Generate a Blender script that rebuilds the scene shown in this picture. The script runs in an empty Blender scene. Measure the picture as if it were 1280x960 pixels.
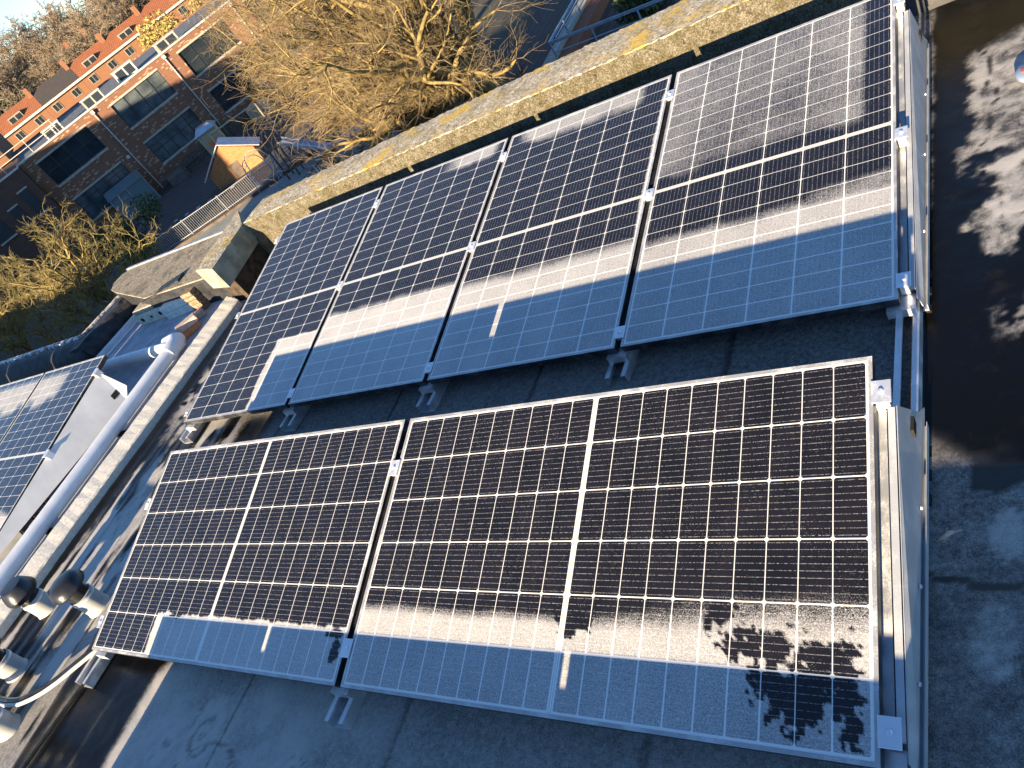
import bpy, bmesh, math, random
import numpy as np
from mathutils import Matrix, Vector

S = bpy.context.scene
COL = S.collection
rng = np.random.default_rng(7)
random.seed(7)
R = math.radians

# ------------------------------------------------------------------ camera, sky, sun, exposure
cam = bpy.data.objects.new('camera', bpy.data.cameras.new('camera')); COL.objects.link(cam)
cam.matrix_world = Matrix([[0.799994, 0.124533, 0.586942, 0.468244], [0.312319, 0.748824, -0.584568, -0.625837],
                           [-0.512314, 0.650964, 0.560161, 2.048849], [0, 0, 0, 1]])
cam.data.lens = 27.65; cam.data.sensor_width = 36; cam.data.clip_start = 0.02; cam.data.clip_end = 2000
S.camera = cam
w = bpy.data.worlds.new('World'); S.world = w; w.use_nodes = True
nt = w.node_tree; bgn = nt.nodes['Background']
sky = nt.nodes.new('ShaderNodeTexSky'); sky.sky_type = 'NISHITA'; sky.sun_disc = False
SUN_EL = R(12.25)
sky.sun_elevation = SUN_EL; sky.sun_rotation = R(180); sky.air_density = 1.0; sky.dust_density = 0.0; sky.ozone_density = 4.0; sky.altitude = 1200
nt.links.new(sky.outputs[0], bgn.inputs[0]); bgn.inputs[1].default_value = 0.081
sl = bpy.data.lights.new('sun', 'SUN'); sl.energy = 5.0; sl.angle = R(0.5); sl.color = (1.0, 0.78, 0.50)
so = bpy.data.objects.new('sun', sl); COL.objects.link(so)
so.rotation_euler = Vector((0, math.cos(SUN_EL), -math.sin(SUN_EL))).to_track_quat('-Z', 'Y').to_euler()
S.view_settings.view_transform = 'Standard'; S.view_settings.look = 'None'
S.view_settings.exposure = 2.0; S.view_settings.gamma = 1.0

# level frame of the town -> frame of the (slightly pitched) flat roof
MBG = Matrix([[0.99952, 0.000186, 0.030994, 0.404705], [0, 0.999982, -0.006, -0.613537],
              [-0.030995, 0.005997, 0.999502, -0.000129], [0, 0, 0, 1]])
BG = []
GZ = -10.2

# ------------------------------------------------------------------ materials
def mat(name, col=(.5, .5, .5), rough=.7, metal=0., spec=.5):
    m = bpy.data.materials.new(name); m.use_nodes = True
    b = m.node_tree.nodes['Principled BSDF']
    b.inputs['Base Color'].default_value = (*col, 1); b.inputs['Roughness'].default_value = rough
    b.inputs['Metallic'].default_value = metal; b.inputs['Specular IOR Level'].default_value = spec
    return m

class N:
    """small node-graph helper"""
    def __init__(s, m): s.m = m; s.t = m.node_tree; s.b = s.t.nodes['Principled BSDF']
    def new(s, k): return s.t.nodes.new(k)
    def link(s, a, b): s.t.links.new(a, b)
    def _in(s, sock, v):
        if hasattr(v, 'links'): s.link(v, sock)
        else: sock.default_value = v
    def math(s, op, a, b=0., c=0., clamp=False):
        n = s.new('ShaderNodeMath'); n.operation = op; n.use_clamp = clamp
        s._in(n.inputs[0], a); s._in(n.inputs[1], b); s._in(n.inputs[2], c); return n.outputs[0]
    def obj(s): return s.new('ShaderNodeTexCoord').outputs['Object']
    def pos(s): return s.new('ShaderNodeNewGeometry').outputs['Position']
    def uv(s): return s.new('ShaderNodeTexCoord').outputs['UV']
    def attr(s, name):
        n = s.new('ShaderNodeAttribute'); n.attribute_name = name; return n.outputs['Fac']
    def scale(s, v, sc):
        n = s.new('ShaderNodeMapping'); n.inputs['Scale'].default_value = sc; s.link(v, n.inputs[0]); return n.outputs[0]
    def noise(s, v, sc, det=4., rough=.55, dist=0.):
        n = s.new('ShaderNodeTexNoise'); n.inputs['Scale'].default_value = sc; n.inputs['Detail'].default_value = det
        n.inputs['Roughness'].default_value = rough; n.inputs['Distortion'].default_value = dist
        s.link(v, n.inputs['Vector']); return n.outputs['Fac']
    def ramp(s, f, stops):
        n = s.new('ShaderNodeValToRGB'); e = n.color_ramp.elements
        while len(e) < len(stops): e.new(0.5)
        for k, (p, c) in zip(e, stops):
            k.position = p; k.color = (*c, 1) if len(c) == 3 else c
        s.link(f, n.inputs[0]); return n.outputs[0]
    def step(s, f, a, b):
        n = s.new('ShaderNodeMapRange'); n.interpolation_type = 'SMOOTHSTEP'
        n.inputs[1].default_value = a; n.inputs[2].default_value = b; s.link(f, n.inputs[0]); return n.outputs[0]
    def mix(s, f, a, b):
        n = s.new('ShaderNodeMix'); n.data_type = 'RGBA'
        s._in(n.inputs[0], f)
        for k, v in ((6, a), (7, b)):
            if hasattr(v, 'links'): s.link(v, n.inputs[k])
            else: n.inputs[k].default_value = (*v, 1)
        return n.outputs[2]
    def color(s, c): s.link(c, s.b.inputs['Base Color'])
    def rough(s, c): s.link(c, s.b.inputs['Roughness'])
    def bump(s, h, strength=.3, dist=.01):
        n = s.new('ShaderNodeBump'); n.inputs['Strength'].default_value = strength; n.inputs['Distance'].default_value = dist
        s.link(h, n.inputs['Height']); s.link(n.outputs[0], s.b.inputs['Normal'])

def noisy(name, c0, c1, scale, rough=.8, bump=.0, bd=.01, spec=.3, lo=.35, hi=.65, stretch=(1, 1, 1), det=5., metal=0.):
    m = mat(name, c0, rough, metal, spec); n = N(m)
    f = n.noise(n.scale(n.obj(), stretch), scale, det)
    n.color(n.ramp(f, [(lo, c0), (hi, c1)]))
    if bump: n.bump(f, bump, bd)
    return m

def cell_material():
    m = mat('solar_cells', (.01, .01, .02), .12, 0, .5); n = N(m)
    sep = n.new('ShaderNodeSeparateXYZ'); n.link(n.uv(), sep.inputs[0]); u, v = sep.outputs[0], sep.outputs[1]
    pu = n.math('DIVIDE', n.math('SUBTRACT', u, .016), .16767)
    fu = n.math('FRACT', pu); du = n.math('MULTIPLY', n.math('MINIMUM', fu, n.math('SUBTRACT', 1., fu)), .16767)
    outu = n.math('MAXIMUM', n.math('LESS_THAN', pu, 0.), n.math('GREATER_THAN', pu, 6.))
    a = n.math('SUBTRACT', n.math('ABSOLUTE', n.math('SUBTRACT', v, .8775)), .0085)
    pv = n.math('DIVIDE', a, .0852)
    fv = n.math('FRACT', pv); dv = n.math('MULTIPLY', n.math('MINIMUM', fv, n.math('SUBTRACT', 1., fv)), .0852)
    outv = n.math('MAXIMUM', n.math('LESS_THAN', a, 0.), n.math('GREATER_THAN', pv, 10.))
    P = n.pos()
    fine = n.noise(P, 260., 2., .6)
    f = n.attr('frost')
    # cover of frost: breaks up into grains where thin
    nb = n.math('MULTIPLY', n.math('SUBTRACT', n.noise(P, 360., 3., .85), .5), 3.3)
    nb = n.math('ADD', nb, n.math('MULTIPLY', n.math('SUBTRACT', n.noise(P, 30., 3.), .5), .25))
    amp = n.math('MINIMUM', n.math('MULTIPLY', f, 2.2), n.math('SUBTRACT', 1.15, f))
    cov = n.step(n.math('ADD', f, n.math('MULTIPLY', nb, amp)), .28, .72)
    line = n.math('MAXIMUM', n.math('LESS_THAN', du, n.math('ADD', .0020, n.math('MULTIPLY', cov, .0012))), n.math('LESS_THAN', dv, n.math('ADD', .0013, n.math('MULTIPLY', cov, .0011))))
    cham = n.math('LESS_THAN', n.math('ADD', du, dv), .0085)
    white = n.math('MAXIMUM', n.math('MAXIMUM', line, cham), n.math('MAXIMUM', outu, outv))
    # centre strip: thin dark seams along the double line of the middle ribbon
    seam = n.math('LESS_THAN', n.math('ABSOLUTE', n.math('ADD', a, .0045)), .0012)
    white = n.math('MULTIPLY', white, n.math('SUBTRACT', 1., n.math('MULTIPLY', seam, .6)))
    # busbars
    fb = n.math('FRACT', n.math('ADD', n.math('MULTIPLY', pu, 9.), .5))
    bus = n.math('LESS_THAN', n.math('MINIMUM', fb, n.math('SUBTRACT', 1., fb)), .05)
    fine2 = n.noise(P, 520., 1., .5)
    big = n.noise(P, 7., 3.)
    busf = n.math('MULTIPLY', bus, n.step(fine, .38, .62))
    tint = n.noise(n.scale(n.uv(), (6, 12, 1)), 1.0, 0.)
    cell = n.ramp(tint, [(.3, (.0075, .0070, .0085)), (.7, (.0115, .010, .0125))])
    col = n.mix(n.math('MULTIPLY', busf, .42), cell, (.50, .50, .50))
    # loose ice grains
    grain = n.step(fine2, .72, .78)
    col = n.mix(n.math('MULTIPLY', grain, n.math('MULTIPLY', n.step(big, .36, .62), .75)), col, (.75, .75, .75))
    col = n.mix(white, col, (.60, .60, .58))
    sp = n.new('ShaderNodeSeparateXYZ'); n.link(P, sp.inputs[0])
    thick = n.math('ADD', n.math('ADD', .29, n.math('MULTIPLY', n.noise(P, 4., 3.), .22)), n.math('MULTIPLY', n.step(n.math('MULTIPLY', sp.outputs[0], -1.), 1.0, 2.6), .10))
    cov2 = n.math('MULTIPLY', cov, n.math('ADD', thick, n.math('MULTIPLY', n.math('SUBTRACT', fine, .5), .9)), clamp=True)
    col = n.mix(cov2, col, (.80, .80, .80))
    n.color(col)
    n.rough(n.math('ADD', .16, n.math('MULTIPLY', cov, .55), clamp=True))
    n.bump(n.math('MULTIPLY', n.math('ADD', cov, n.math('MULTIPLY', fine2, .8)), 1.), .12, .002)
    return m

def roof_material():
    m = mat('frosted_bitumen', (.03, .03, .03), .7, 0, .5); n = N(m); P = n.pos()
    f = n.attr('frost'); wet = n.attr('wet')
    f1 = n.noise(P, 55., 5., .7); f2 = n.noise(P, 240., 3., .7); f3 = n.noise(P, 6., 4.)
    base = n.ramp(f3, [(.3, (.022, .021, .020)), (.7, (.045, .041, .036))])
    base = n.mix(wet, base, n.mix(n.step(n.noise(P, 9., 5., .65), .54, .74), (.0035, .0034, .0034), (.013, .0095, .0055)))
    nb = n.math('ADD', n.math('MULTIPLY', n.math('SUBTRACT', f1, .5), .8), n.math('MULTIPLY', n.math('SUBTRACT', f2, .5), .8))
    cov = n.step(n.math('ADD', f, n.math('MULTIPLY', nb, n.math('MINIMUM', n.math('MULTIPLY', f, 2.), n.math('SUBTRACT', 1.25, f)))), .12, .95)
    n.color(n.mix(n.math('MULTIPLY', cov, n.math('ADD', .70, n.math('MULTIPLY', f2, .45))), base, (.47, .45, .42)))
    r = n.math('SUBTRACT', .78, n.math('MULTIPLY', wet, .58)); n.rough(n.math('ADD', r, n.math('MULTIPLY', cov, .2), clamp=True))
    n.bump(n.math('ADD', n.math('MULTIPLY', f1, .7), n.math('MULTIPLY', f2, .4)), .3, .005); n.link(n.math('SUBTRACT', .45, n.math('MULTIPLY', wet, .28)), n.b.inputs['Specular IOR Level'])
    return m

def moss_material(name, grey0, grey1, moss, scale=9., lichen=(.50, .38, .05), la=.68, mossy=.5, frosty=.0):
    m = mat(name, grey0, .9, 0, .2); n = N(m); P = n.pos()
    a = n.noise(P, scale, 6., .65); b = n.noise(P, scale * 7, 5., .7); c = n.noise(P, scale * .45, 5., .7, .4); d = n.noise(P, 190., 2., .7)
    g = n.ramp(b, [(.32, grey0), (.68, grey1)])
    g = n.mix(n.math('MULTIPLY', n.step(a, mossy - .1, mossy + .16), .85), g, moss)
    g = n.mix(n.math('MULTIPLY', n.step(n.noise(P, scale * 1.9, 5., .75), .54, .66), .75), g, (grey0[0] * .35, grey0[1] * .35, grey0[2] * .35))
    g = n.mix(n.step(n.math('ADD', n.math('MULTIPLY', c, .7), n.math('MULTIPLY', b, .3)), la - .08, la), g, lichen)
    if frosty: g = n.mix(n.math('MULTIPLY', n.step(n.math('ADD', n.math('MULTIPLY', b, .6), n.math('MULTIPLY', d, .4)), .5, .6), frosty), g, (.72, .72, .70))
    n.color(g); n.bump(n.math('ADD', n.math('MULTIPLY', b, .8), n.math('MULTIPLY', d, .4)), .9, .012)
    return m

def brick_material(name, c0, c1, c2, mortar=(.22, .19, .16), sc=1., w=.21, h=.065, light=None):
    m = mat(name, c0, .88, 0, .2); n = N(m)
    t = n.new('ShaderNodeTexBrick'); t.inputs['Scale'].default_value = sc
    t.inputs['Brick Width'].default_value = w; t.inputs['Row Height'].default_value = h; t.inputs['Mortar Size'].default_value = .008
    t.inputs['Color1'].default_value = (*c0, 1); t.inputs['Color2'].default_value = (*c1, 1); t.inputs['Mortar'].default_value = (*mortar, 1)
    t.inputs['Bias'].default_value = -.1
    n.link(n.uv(), t.inputs['Vector'])
    c = n.mix(n.math('MULTIPLY', n.step(n.noise(n.uv(), .5, 4.), .4, .65), .45), t.outputs[0], c2)
    if light:
        # scattered pale bricks
        v = n.scale(n.uv(), (1 / w / 1.0, 1 / h, 1)); wn = n.new('ShaderNodeTexWhiteNoise'); wn.noise_dimensions = '2D'
        fl = n.new('ShaderNodeVectorMath'); fl.operation = 'FLOOR'; n.link(v, fl.inputs[0]); n.link(fl.outputs[0], wn.inputs[0])
        c = n.mix(n.step(wn.outputs[0], .90, .92), c, light)
    n.color(c); return m

def tile_material(name, c0, c1):
    m = mat(name, c0, .8, 0, .3); n = N(m)
    t = n.new('ShaderNodeTexBrick'); t.inputs['Scale'].default_value = 1.; t.inputs['Brick Width'].default_value = .25; t.inputs['Row Height'].default_value = .33
    t.inputs['Mortar Size'].default_value = .03; t.inputs['Color1'].default_value = (*c0, 1); t.inputs['Color2'].default_value = (*c1, 1)
    t.inputs['Mortar'].default_value = (c0[0] * .4, c0[1] * .4, c0[2] * .4, 1); n.link(n.uv(), t.inputs['Vector'])
    n.color(n.mix(n.math('MULTIPLY', n.noise(n.uv(), .6, 5.), .35), t.outputs[0], (.10, .07, .05))); return m

def paving_material(name, c0, c1, lw, lh):
    m = mat(name, c0, .85, 0, .3); n = N(m)
    t = n.new('ShaderNodeTexBrick'); t.inputs['Scale'].default_value = 1.; t.inputs['Brick Width'].default_value = lw; t.inputs['Row Height'].default_value = lh
    t.offset = 0.; t.inputs['Mortar Size'].default_value = .035; t.inputs['Color1'].default_value = (*c0, 1); t.inputs['Color2'].default_value = (*c1, 1)
    t.inputs['Mortar'].default_value = (c0[0] * .35, c0[1] * .35, c0[2] * .35, 1); n.link(n.obj(), t.inputs['Vector'])
    n.color(n.mix(n.math('MULTIPLY', n.noise(n.obj(), .35, 5.), .5), t.outputs[0], (c0[0] * .6, c0[1] * .55, c0[2] * .5))); return m

def frosty_metal(name, base, rough=.38, amt=.5, metal=.85):
    m = mat(name, base, rough, metal, .5); n = N(m); P = n.pos()
    f = n.step(n.math('ADD', n.math('MULTIPLY', n.noise(P, 14., 4.), .6), n.math('MULTIPLY', n.noise(P, 300., 2.), .4)), .46, .62)
    f = n.math('MULTIPLY', f, amt)
    n.color(n.mix(f, base, (.75, .76, .78)))
    n.link(n.math('MULTIPLY', n.math('SUBTRACT', 1., f), metal), n.b.inputs['Metallic'])
    n.rough(n.math('ADD', rough, n.math('MULTIPLY', f, .4)))
    return m

M = {}
M['cells'] = cell_material()
M['frame'] = frosty_metal('black_frame_side', (.020, .021, .024), .40, .10, .3)
M['lip'] = frosty_metal('pale_frame_lip', (.38, .38, .38), .45, .4, .5)
M['galv'] = frosty_metal('galvanised_steel', (.56, .58, .60), .42, .55, .7)
M['galv_matte'] = frosty_metal('matte_galvanised_steel', (.40, .42, .44), .6, .22, .35)
M['clamp'] = frosty_metal('clamp_steel', (.72, .74, .78), .35, .6, .7)
M['roof'] = roof_material()
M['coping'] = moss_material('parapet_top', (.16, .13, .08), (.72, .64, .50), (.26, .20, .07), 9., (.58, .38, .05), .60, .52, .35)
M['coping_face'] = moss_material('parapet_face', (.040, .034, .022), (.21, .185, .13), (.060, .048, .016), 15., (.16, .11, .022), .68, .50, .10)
M['darkfelt'] = noisy('black_felt', (.010, .011, .013), (.035, .036, .04), 14, .6, .5, .01)
M['greyfelt'] = moss_material('gritty_grey_felt', (.20, .165, .11), (.40, .345, .25), (.13, .11, .075), 5., (.30, .25, .15), .72, .54, .12)
M['lead'] = noisy('zinc_edge', (.16, .17, .19), (.30, .31, .34), 20, .5, .2)
M['kerb'] = noisy('pale_stone_kerb', (.52, .49, .42), (.66, .63, .55), 42, .85, .35, .006, det=7.)
M['deck2'] = noisy('frosted_roof_sheet', (.30, .32, .36), (.46, .48, .52), 9, .7, .2, .004)
M['pvc'] = noisy('white_pvc', (.62, .64, .67), (.72, .74, .76), 9, .35, 0)
M['pvcgrey'] = noisy('grey_pvc', (.30, .31, .30), (.42, .42, .40), 10, .38, 0)
M['rubber'] = noisy('black_rubber', (.006, .006, .007), (.014, .014, .015), 30, .7, .2, .003, spec=.15)
M['capblack'] = noisy('black_plastic_cap', (.010, .011, .014), (.025, .026, .03), 12, .3, 0)
M['red'] = noisy('red_sticker', (.55, .07, .03), (.65, .12, .05), 30, .5)
M['block'] = noisy('concrete_block', (.46, .45, .34), (.62, .60, .48), 30, .9, .4, .004, det=7.)
M['slab'] = noisy('weathered_slab', (.30, .26, .20), (.44, .39, .31), 24, .9, .4, .004, det=7.)
M['paleslab'] = noisy('pale_slab', (.56, .55, .47), (.70, .69, .61), 20, .85, .3, .003)
M['rock'] = noisy('brown_tile_stack', (.12, .09, .06), (.30, .23, .15), 40, .9, .6, .006, stretch=(1, 1, 4))
M['brick_red'] = noisy('orange_brick', (.42, .15, .06), (.55, .24, .11), 30, .9, .4, .004)
M['brick_pink'] = noisy('frosted_brick', (.42, .28, .22), (.55, .42, .36), 30, .9, .4, .004)
M['hole'] = mat('dark_hole', (.012, .012, .010), .95)
M['cable'] = noisy('black_conduit', (.012, .013, .014), (.03, .03, .03), 20, .3)
M['clear'] = noisy('pale_conduit', (.45, .43, .38), (.6, .58, .52), 20, .25)
M['disc'] = noisy('blue_disc', (.22, .30, .42), (.30, .38, .50), 12, .5)
M['twig'] = noisy('dry_twig', (.36, .25, .18), (.56, .43, .33), 60, .9)
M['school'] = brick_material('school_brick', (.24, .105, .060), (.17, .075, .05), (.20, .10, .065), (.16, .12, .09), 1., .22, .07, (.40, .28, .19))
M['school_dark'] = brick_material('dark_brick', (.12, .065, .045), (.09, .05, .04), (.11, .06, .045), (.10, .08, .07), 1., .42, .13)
M['rowbrick'] = brick_material('row_brick', (.25, .115, .060), (.21, .095, .05), (.24, .115, .065), (.2, .14, .09), 1., .42, .13)
M['ownbrick'] = brick_material('house_brick', (.22, .10, .07), (.17, .08, .055), (.19, .09, .06))
M['tile'] = tile_material('orange_tile', (.36, .125, .055), (.30, .10, .045))
M['tile_dark'] = tile_material('dark_tile', (.05, .05, .055), (.065, .06, .06))
M['white'] = noisy('white_paint', (.42, .40, .35), (.58, .55, .48), 3, .6)
M['cream'] = noisy('cream_paint', (.24, .215, .17), (.34, .31, .25), 3, .6)
M['conc'] = noisy('concrete_trim', (.30, .28, .23), (.42, .40, .34), 6, .85, .2)
M['roofedge'] = noisy('zinc_roof_edge', (.40, .40, .37), (.52, .52, .48), 4, .55)
M['bluegravel'] = noisy('flat_roof_felt', (.09, .095, .105), (.17, .175, .185), 3, .8)
M['winframe'] = mat('dark_window_frame', (.018, .022, .028), .5)
M['glass'] = noisy('window_glass', (.012, .018, .024), (.03, .04, .05), .6, .06, spec=.6)
M['blind'] = noisy('window_interior', (.035, .048, .058), (.11, .13, .14), .9, .12, spec=.6)
M['greypanel'] = noisy('grey_green_panel', (.26, .28, .22), (.36, .38, .30), 3, .7)
M['shelter'] = mat('greenish_glass', (.14, .19, .20), .15, 0, .6)
M['wood'] = noisy('brown_boards', (.26, .115, .045), (.42, .21, .09), 3, .8, .2, .01, stretch=(1, 1, 9))
M['wood_dark'] = noisy('dark_boards', (.07, .055, .045), (.13, .10, .08), 3, .85, .2, .01)
M['wood_pale'] = noisy('pale_boards', (.36, .28, .17), (.50, .40, .26), 3, .85, .2, .01, stretch=(9, 9, 1))
M['tin'] = noisy('tin_roof', (.38, .42, .46), (.52, .56, .60), 2, .35, metal=.6)
M['steelblue'] = noisy('blue_grey_paint', (.20, .27, .36), (.28, .36, .45), 5, .4)
M['polesteel'] = noisy('galvanised_pole', (.36, .38, .40), (.48, .50, .52), 6, .4, metal=.6)
M['paving'] = paving_material('school_paving', (.105, .092, .085), (.085, .075, .07), 1.1, .55)
M['paving2'] = paving_material('street_paving', (.13, .095, .08), (.10, .075, .065), .44, .22)
M['pale_yard'] = noisy('pale_playground', (.17, .19, .185), (.24, .26, .25), .8, .85)
M['soil'] = noisy('soil', (.035, .026, .018), (.075, .055, .038), 1.2, .95, .4, .05)
M['ground'] = noisy('town_ground', (.06, .055, .04), (.10, .09, .065), .05, .95)
M['bark'] = noisy('lichen_bark', (.10, .075, .030), (.30, .225, .085), 4., .9, .5, .03, det=7.)
M['twigs'] = noisy('fine_twigs', (.145, .108, .060), (.235, .18, .10), .6, .9)
M['twigs_red'] = noisy('red_brown_twigs', (.12, .060, .040), (.20, .11, .075), 1.2, .9)
M['twigs_green'] = noisy('mossy_twigs', (.19, .155, .055), (.30, .245, .095), .8, .9)
M['twigs_far'] = noisy('far_twigs', (.18, .140, .095), (.28, .22, .155), .3, .95)
M['yleaf'] = noisy('yellow_leaves', (.26, .195, .055), (.38, .29, .095), 1.2, .8)
M['leaf'] = noisy('dark_leaves', (.030, .052, .018), (.07, .095, .03), 1.4, .7)
M['leaf_far'] = noisy('far_evergreen', (.032, .040, .026), (.07, .075, .045), .5, .9)
M['orange'] = mat('orange_sign', (.62, .20, .06), .6)

# ------------------------------------------------------------------ mesh builder
class MB:
    def __init__(s): s.v = []; s.f = []; s.mi = []; s.uv = []
    def face(s, pts, mi=0, uv=None):
        b = len(s.v); s.v += [tuple(p) for p in pts]; s.f.append(tuple(range(b, b + len(pts)))); s.mi.append(mi)
        if uv is None:
            p = [Vector(q) for q in pts]; nrm = (p[1] - p[0]).cross(p[2] - p[1])
            nrm = nrm.normalized() if nrm.length > 1e-12 else Vector((0, 0, 1))
            if abs(nrm.z) > .75: uv = [(q.x, q.y) for q in p]
            else:
                h = Vector((-nrm.y, nrm.x, 0)).normalized(); up = nrm.cross(h)
                uv = [(q.dot(h), q.dot(up)) for q in p]
        s.uv += list(uv); return s
    def hexa(s, b, t, mi=0, mtop=None):
        b = [Vector(q) for q in b]; t = [Vector(q) for q in t]
        s.face(b[::-1], mi); s.face(t, mi if mtop is None else mtop)
        k = len(b)
        for i in range(k): s.face([b[i], b[(i + 1) % k], t[(i + 1) % k], t[i]], mi)
        return s
    def box(s, x0, x1, y0, y1, z0, z1, mi=0, mtop=None):
        return s.hexa([(x0, y0, z0), (x1, y0, z0), (x1, y1, z0), (x0, y1, z0)], [(x0, y0, z1), (x1, y0, z1), (x1, y1, z1), (x0, y1, z1)], mi, mtop)
    def obox(s, o, ax, ay, az, mi=0):
        o, ax, ay, az = map(Vector, (o, ax, ay, az)); return s.hexa([o, o + ax, o + ax + ay, o + ay], [o + az, o + ax + az, o + ax + ay + az, o + ay + az], mi)
    def prism(s, poly, z0, z1, mi=0, mtop=None):
        return s.hexa([(x, y, z0) for x, y in poly], [(x, y, z1) for x, y in poly], mi, mtop)
    def tube(s, pts, r, n=10, mi=0, caps=True):
        pts = [Vector(p) for p in pts]; rr = r if isinstance(r, (list, tuple)) else [r] * len(pts); rings = []
        for i, p in enumerate(pts):
            d = (pts[min(i + 1, len(pts) - 1)] - pts[max(i - 1, 0)]).normalized()
            a = d.cross(Vector((0, 0, 1))) if abs(d.z) < .95 else d.cross(Vector((1, 0, 0)))
            a.normalize(); b = d.cross(a)
            rings.append([p + (a * math.cos(2 * math.pi * k / n) + b * math.sin(2 * math.pi * k / n)) * rr[i] for k in range(n)])
        for i in range(len(pts) - 1):
            for k in range(n): s.face([rings[i][k], rings[i + 1][k], rings[i + 1][(k + 1) % n], rings[i][(k + 1) % n]], mi)
        if caps: s.face(rings[0], mi); s.face(rings[-1][::-1], mi)
        return s
    def lathe(s, prof, c, n=28, mi=0):
        c = Vector(c); rings = [[c + Vector((r * math.cos(2 * math.pi * k / n), r * math.sin(2 * math.pi * k / n), z)) for k in range(n)] for r, z in prof]
        for i in range(len(prof) - 1):
            for k in range(n): s.face([rings[i][k], rings[i][(k + 1) % n], rings[i + 1][(k + 1) % n], rings[i + 1][k]], mi)
        s.face(rings[-1], mi); s.face(rings[0][::-1], mi); return s
    def build(s, name, mats, parent=None, smooth=False, merge=True, bevel=0.):
        me = bpy.data.meshes.new(name); me.from_pydata(s.v, [], s.f)
        ms = mats if isinstance(mats, (list, tuple)) else [mats]
        for m in ms: me.materials.append(m)
        me.polygons.foreach_set('material_index', s.mi)
        ul = me.uv_layers.new(name='UVMap'); ul.data.foreach_set('uv', [c for q in s.uv for c in q])
        if merge:
            bm = bmesh.new(); bm.from_mesh(me); bmesh.ops.remove_doubles(bm, verts=bm.verts, dist=1e-5)
            bmesh.ops.recalc_face_normals(bm, faces=bm.faces); bm.to_mesh(me); bm.free()
        if smooth: me.polygons.foreach_set('use_smooth', [True] * len(me.polygons))
        o = bpy.data.objects.new(name, me); COL.objects.link(o)
        if parent: o.parent = parent
        if bevel:
            b = o.modifiers.new('edge', 'BEVEL'); b.width = bevel; b.segments = 2; b.limit_method = 'ANGLE'
        if smooth:
            try: me.set_sharp_from_angle(angle=R(40))
            except Exception: pass
        return o

def tag(o, label=None, cat=None, group=None, kind=None, bg=False):
    if label: o['label'] = label
    if cat: o['category'] = cat
    if group: o['group'] = group
    if kind: o['kind'] = kind
    if bg: BG.append(o)
    return o
def empty(name, loc, label, cat, group=None, bg=False, rot=0.):
    o = bpy.data.objects.new(name, None); COL.objects.link(o); o.location = loc; o.rotation_euler = (0, 0, rot); o.empty_display_size = .1
    return tag(o, label, cat, group, None, bg)
def copy_tree(o, parent=None):
    c = o.copy(); COL.objects.link(c)
    if parent: c.parent = parent
    for ch in list(o.children): copy_tree(ch, c)
    return c

def vnoise(x, y, seed=0):
    r = np.random.default_rng(seed); T = r.random((256, 256))
    xi = np.floor(x).astype(int); yi = np.floor(y).astype(int); fx = x - xi; fy = y - yi
    fx = fx * fx * (3 - 2 * fx); fy = fy * fy * (3 - 2 * fy)
    g = lambda a, b: T[a % 256, b % 256]
    return (g(xi, yi) * (1 - fx) + g(xi + 1, yi) * fx) * (1 - fy) + (g(xi, yi + 1) * (1 - fx) + g(xi + 1, yi + 1) * fx) * fy
def fbm(x, y, sc, seed=0, oct=4):
    o = 0; a = .5; t = 0
    for k in range(oct): o = o + a * vnoise(x * sc * 2 ** k + 13 * k, y * sc * 2 ** k + 7 * k, seed + k); t += a; a *= .55
    return o / t
def sst(a, b, x):
    t = np.clip((x - a) / (b - a), 0, 1); return t * t * (3 - 2 * t)
def blob(X, Y, x, y, rx, ry, seed=3, amt=.7, sc=14):
    d = np.sqrt(((X - x) / rx) ** 2 + ((Y - y) / ry) ** 2) + (fbm(X, Y, sc, seed) - .5) * 2 * amt
    return 1 - sst(.75, 1.05, d)

# ------------------------------------------------------------------ own roof
gx = np.concatenate([np.arange(-4.965, .62, .016), np.arange(.7, 9.1, .6)]); gy = np.concatenate([np.arange(-9, -.85, .7), np.arange(-.85, 3.82, .016)])
XX, YY = np.meshgrid(gx, gy, indexing='ij')
n1 = fbm(XX, YY, 5, 1); n2 = fbm(XX, YY, 18, 2); n3 = fbm(XX, YY, 1.6, 5); ny = fbm(XX * 9, YY * 1.3, 1, 9); nz = fbm(XX, YY, 40, 21, 3)
F = .45 + .10 * (n1 - .5) + .05 * (n2 - .5) + 0 * XX
W = 0 * XX
# in front of the near row: thicker frost with melted footprints
fr = sst(.15, -.1, YY) * sst(-3.12, -3.02, XX)
F += fr * (.09 + .20 * sst(-1.3, -2.2, XX + .3 * (n3 - .5)) + (.22 * (n1 - .5) + .20 * (n2 - .5)) * sst(-1.3, -2.2, XX))
for (a, b, rx, ry, s) in ((-2.55, -.23, .10, .17, 31), (-2.25, -.36, .07, .09, 33), (-2.75, -.30, .06, .08, 34), (-1.95, -.30, .10, .10, 35)):
    ring = np.abs(np.sin(55 * np.sqrt((XX - a) ** 2 + (.6 * (YY - b)) ** 2) + 5 * (n2 - .5)))
    F += blob(XX, YY, a, b, rx, ry, s) * (ring * .5 - .28) * (.5 + nz)
F += blob(XX, YY, -2.5, -.32, .5, .16, 40, .9) * .16 * nz
# sun-melted wet strip left of the shadow edge, with a bright rim of frost
wetl = sst(-3.02, -3.11, XX + .05 * (n2 - .5)) * sst(.30, .12, YY) * sst(-3.75, -3.62, XX)
W = np.maximum(W, wetl); F *= (1 - wetl)
F += .62 * np.exp(-((XX + 3.075 + .02 * (n2 - .5)) / .045) ** 2) * sst(.08, -.05, YY)
mid = sst(-3.42, -3.62, XX + .12 * (n1 - .5)) * sst(.9, 1.0, YY) * sst(-4.30, -4.18, XX) * sst(1.62, 1.5, YY)
W = np.maximum(W, mid); F *= 1 - .9 * mid
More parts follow.
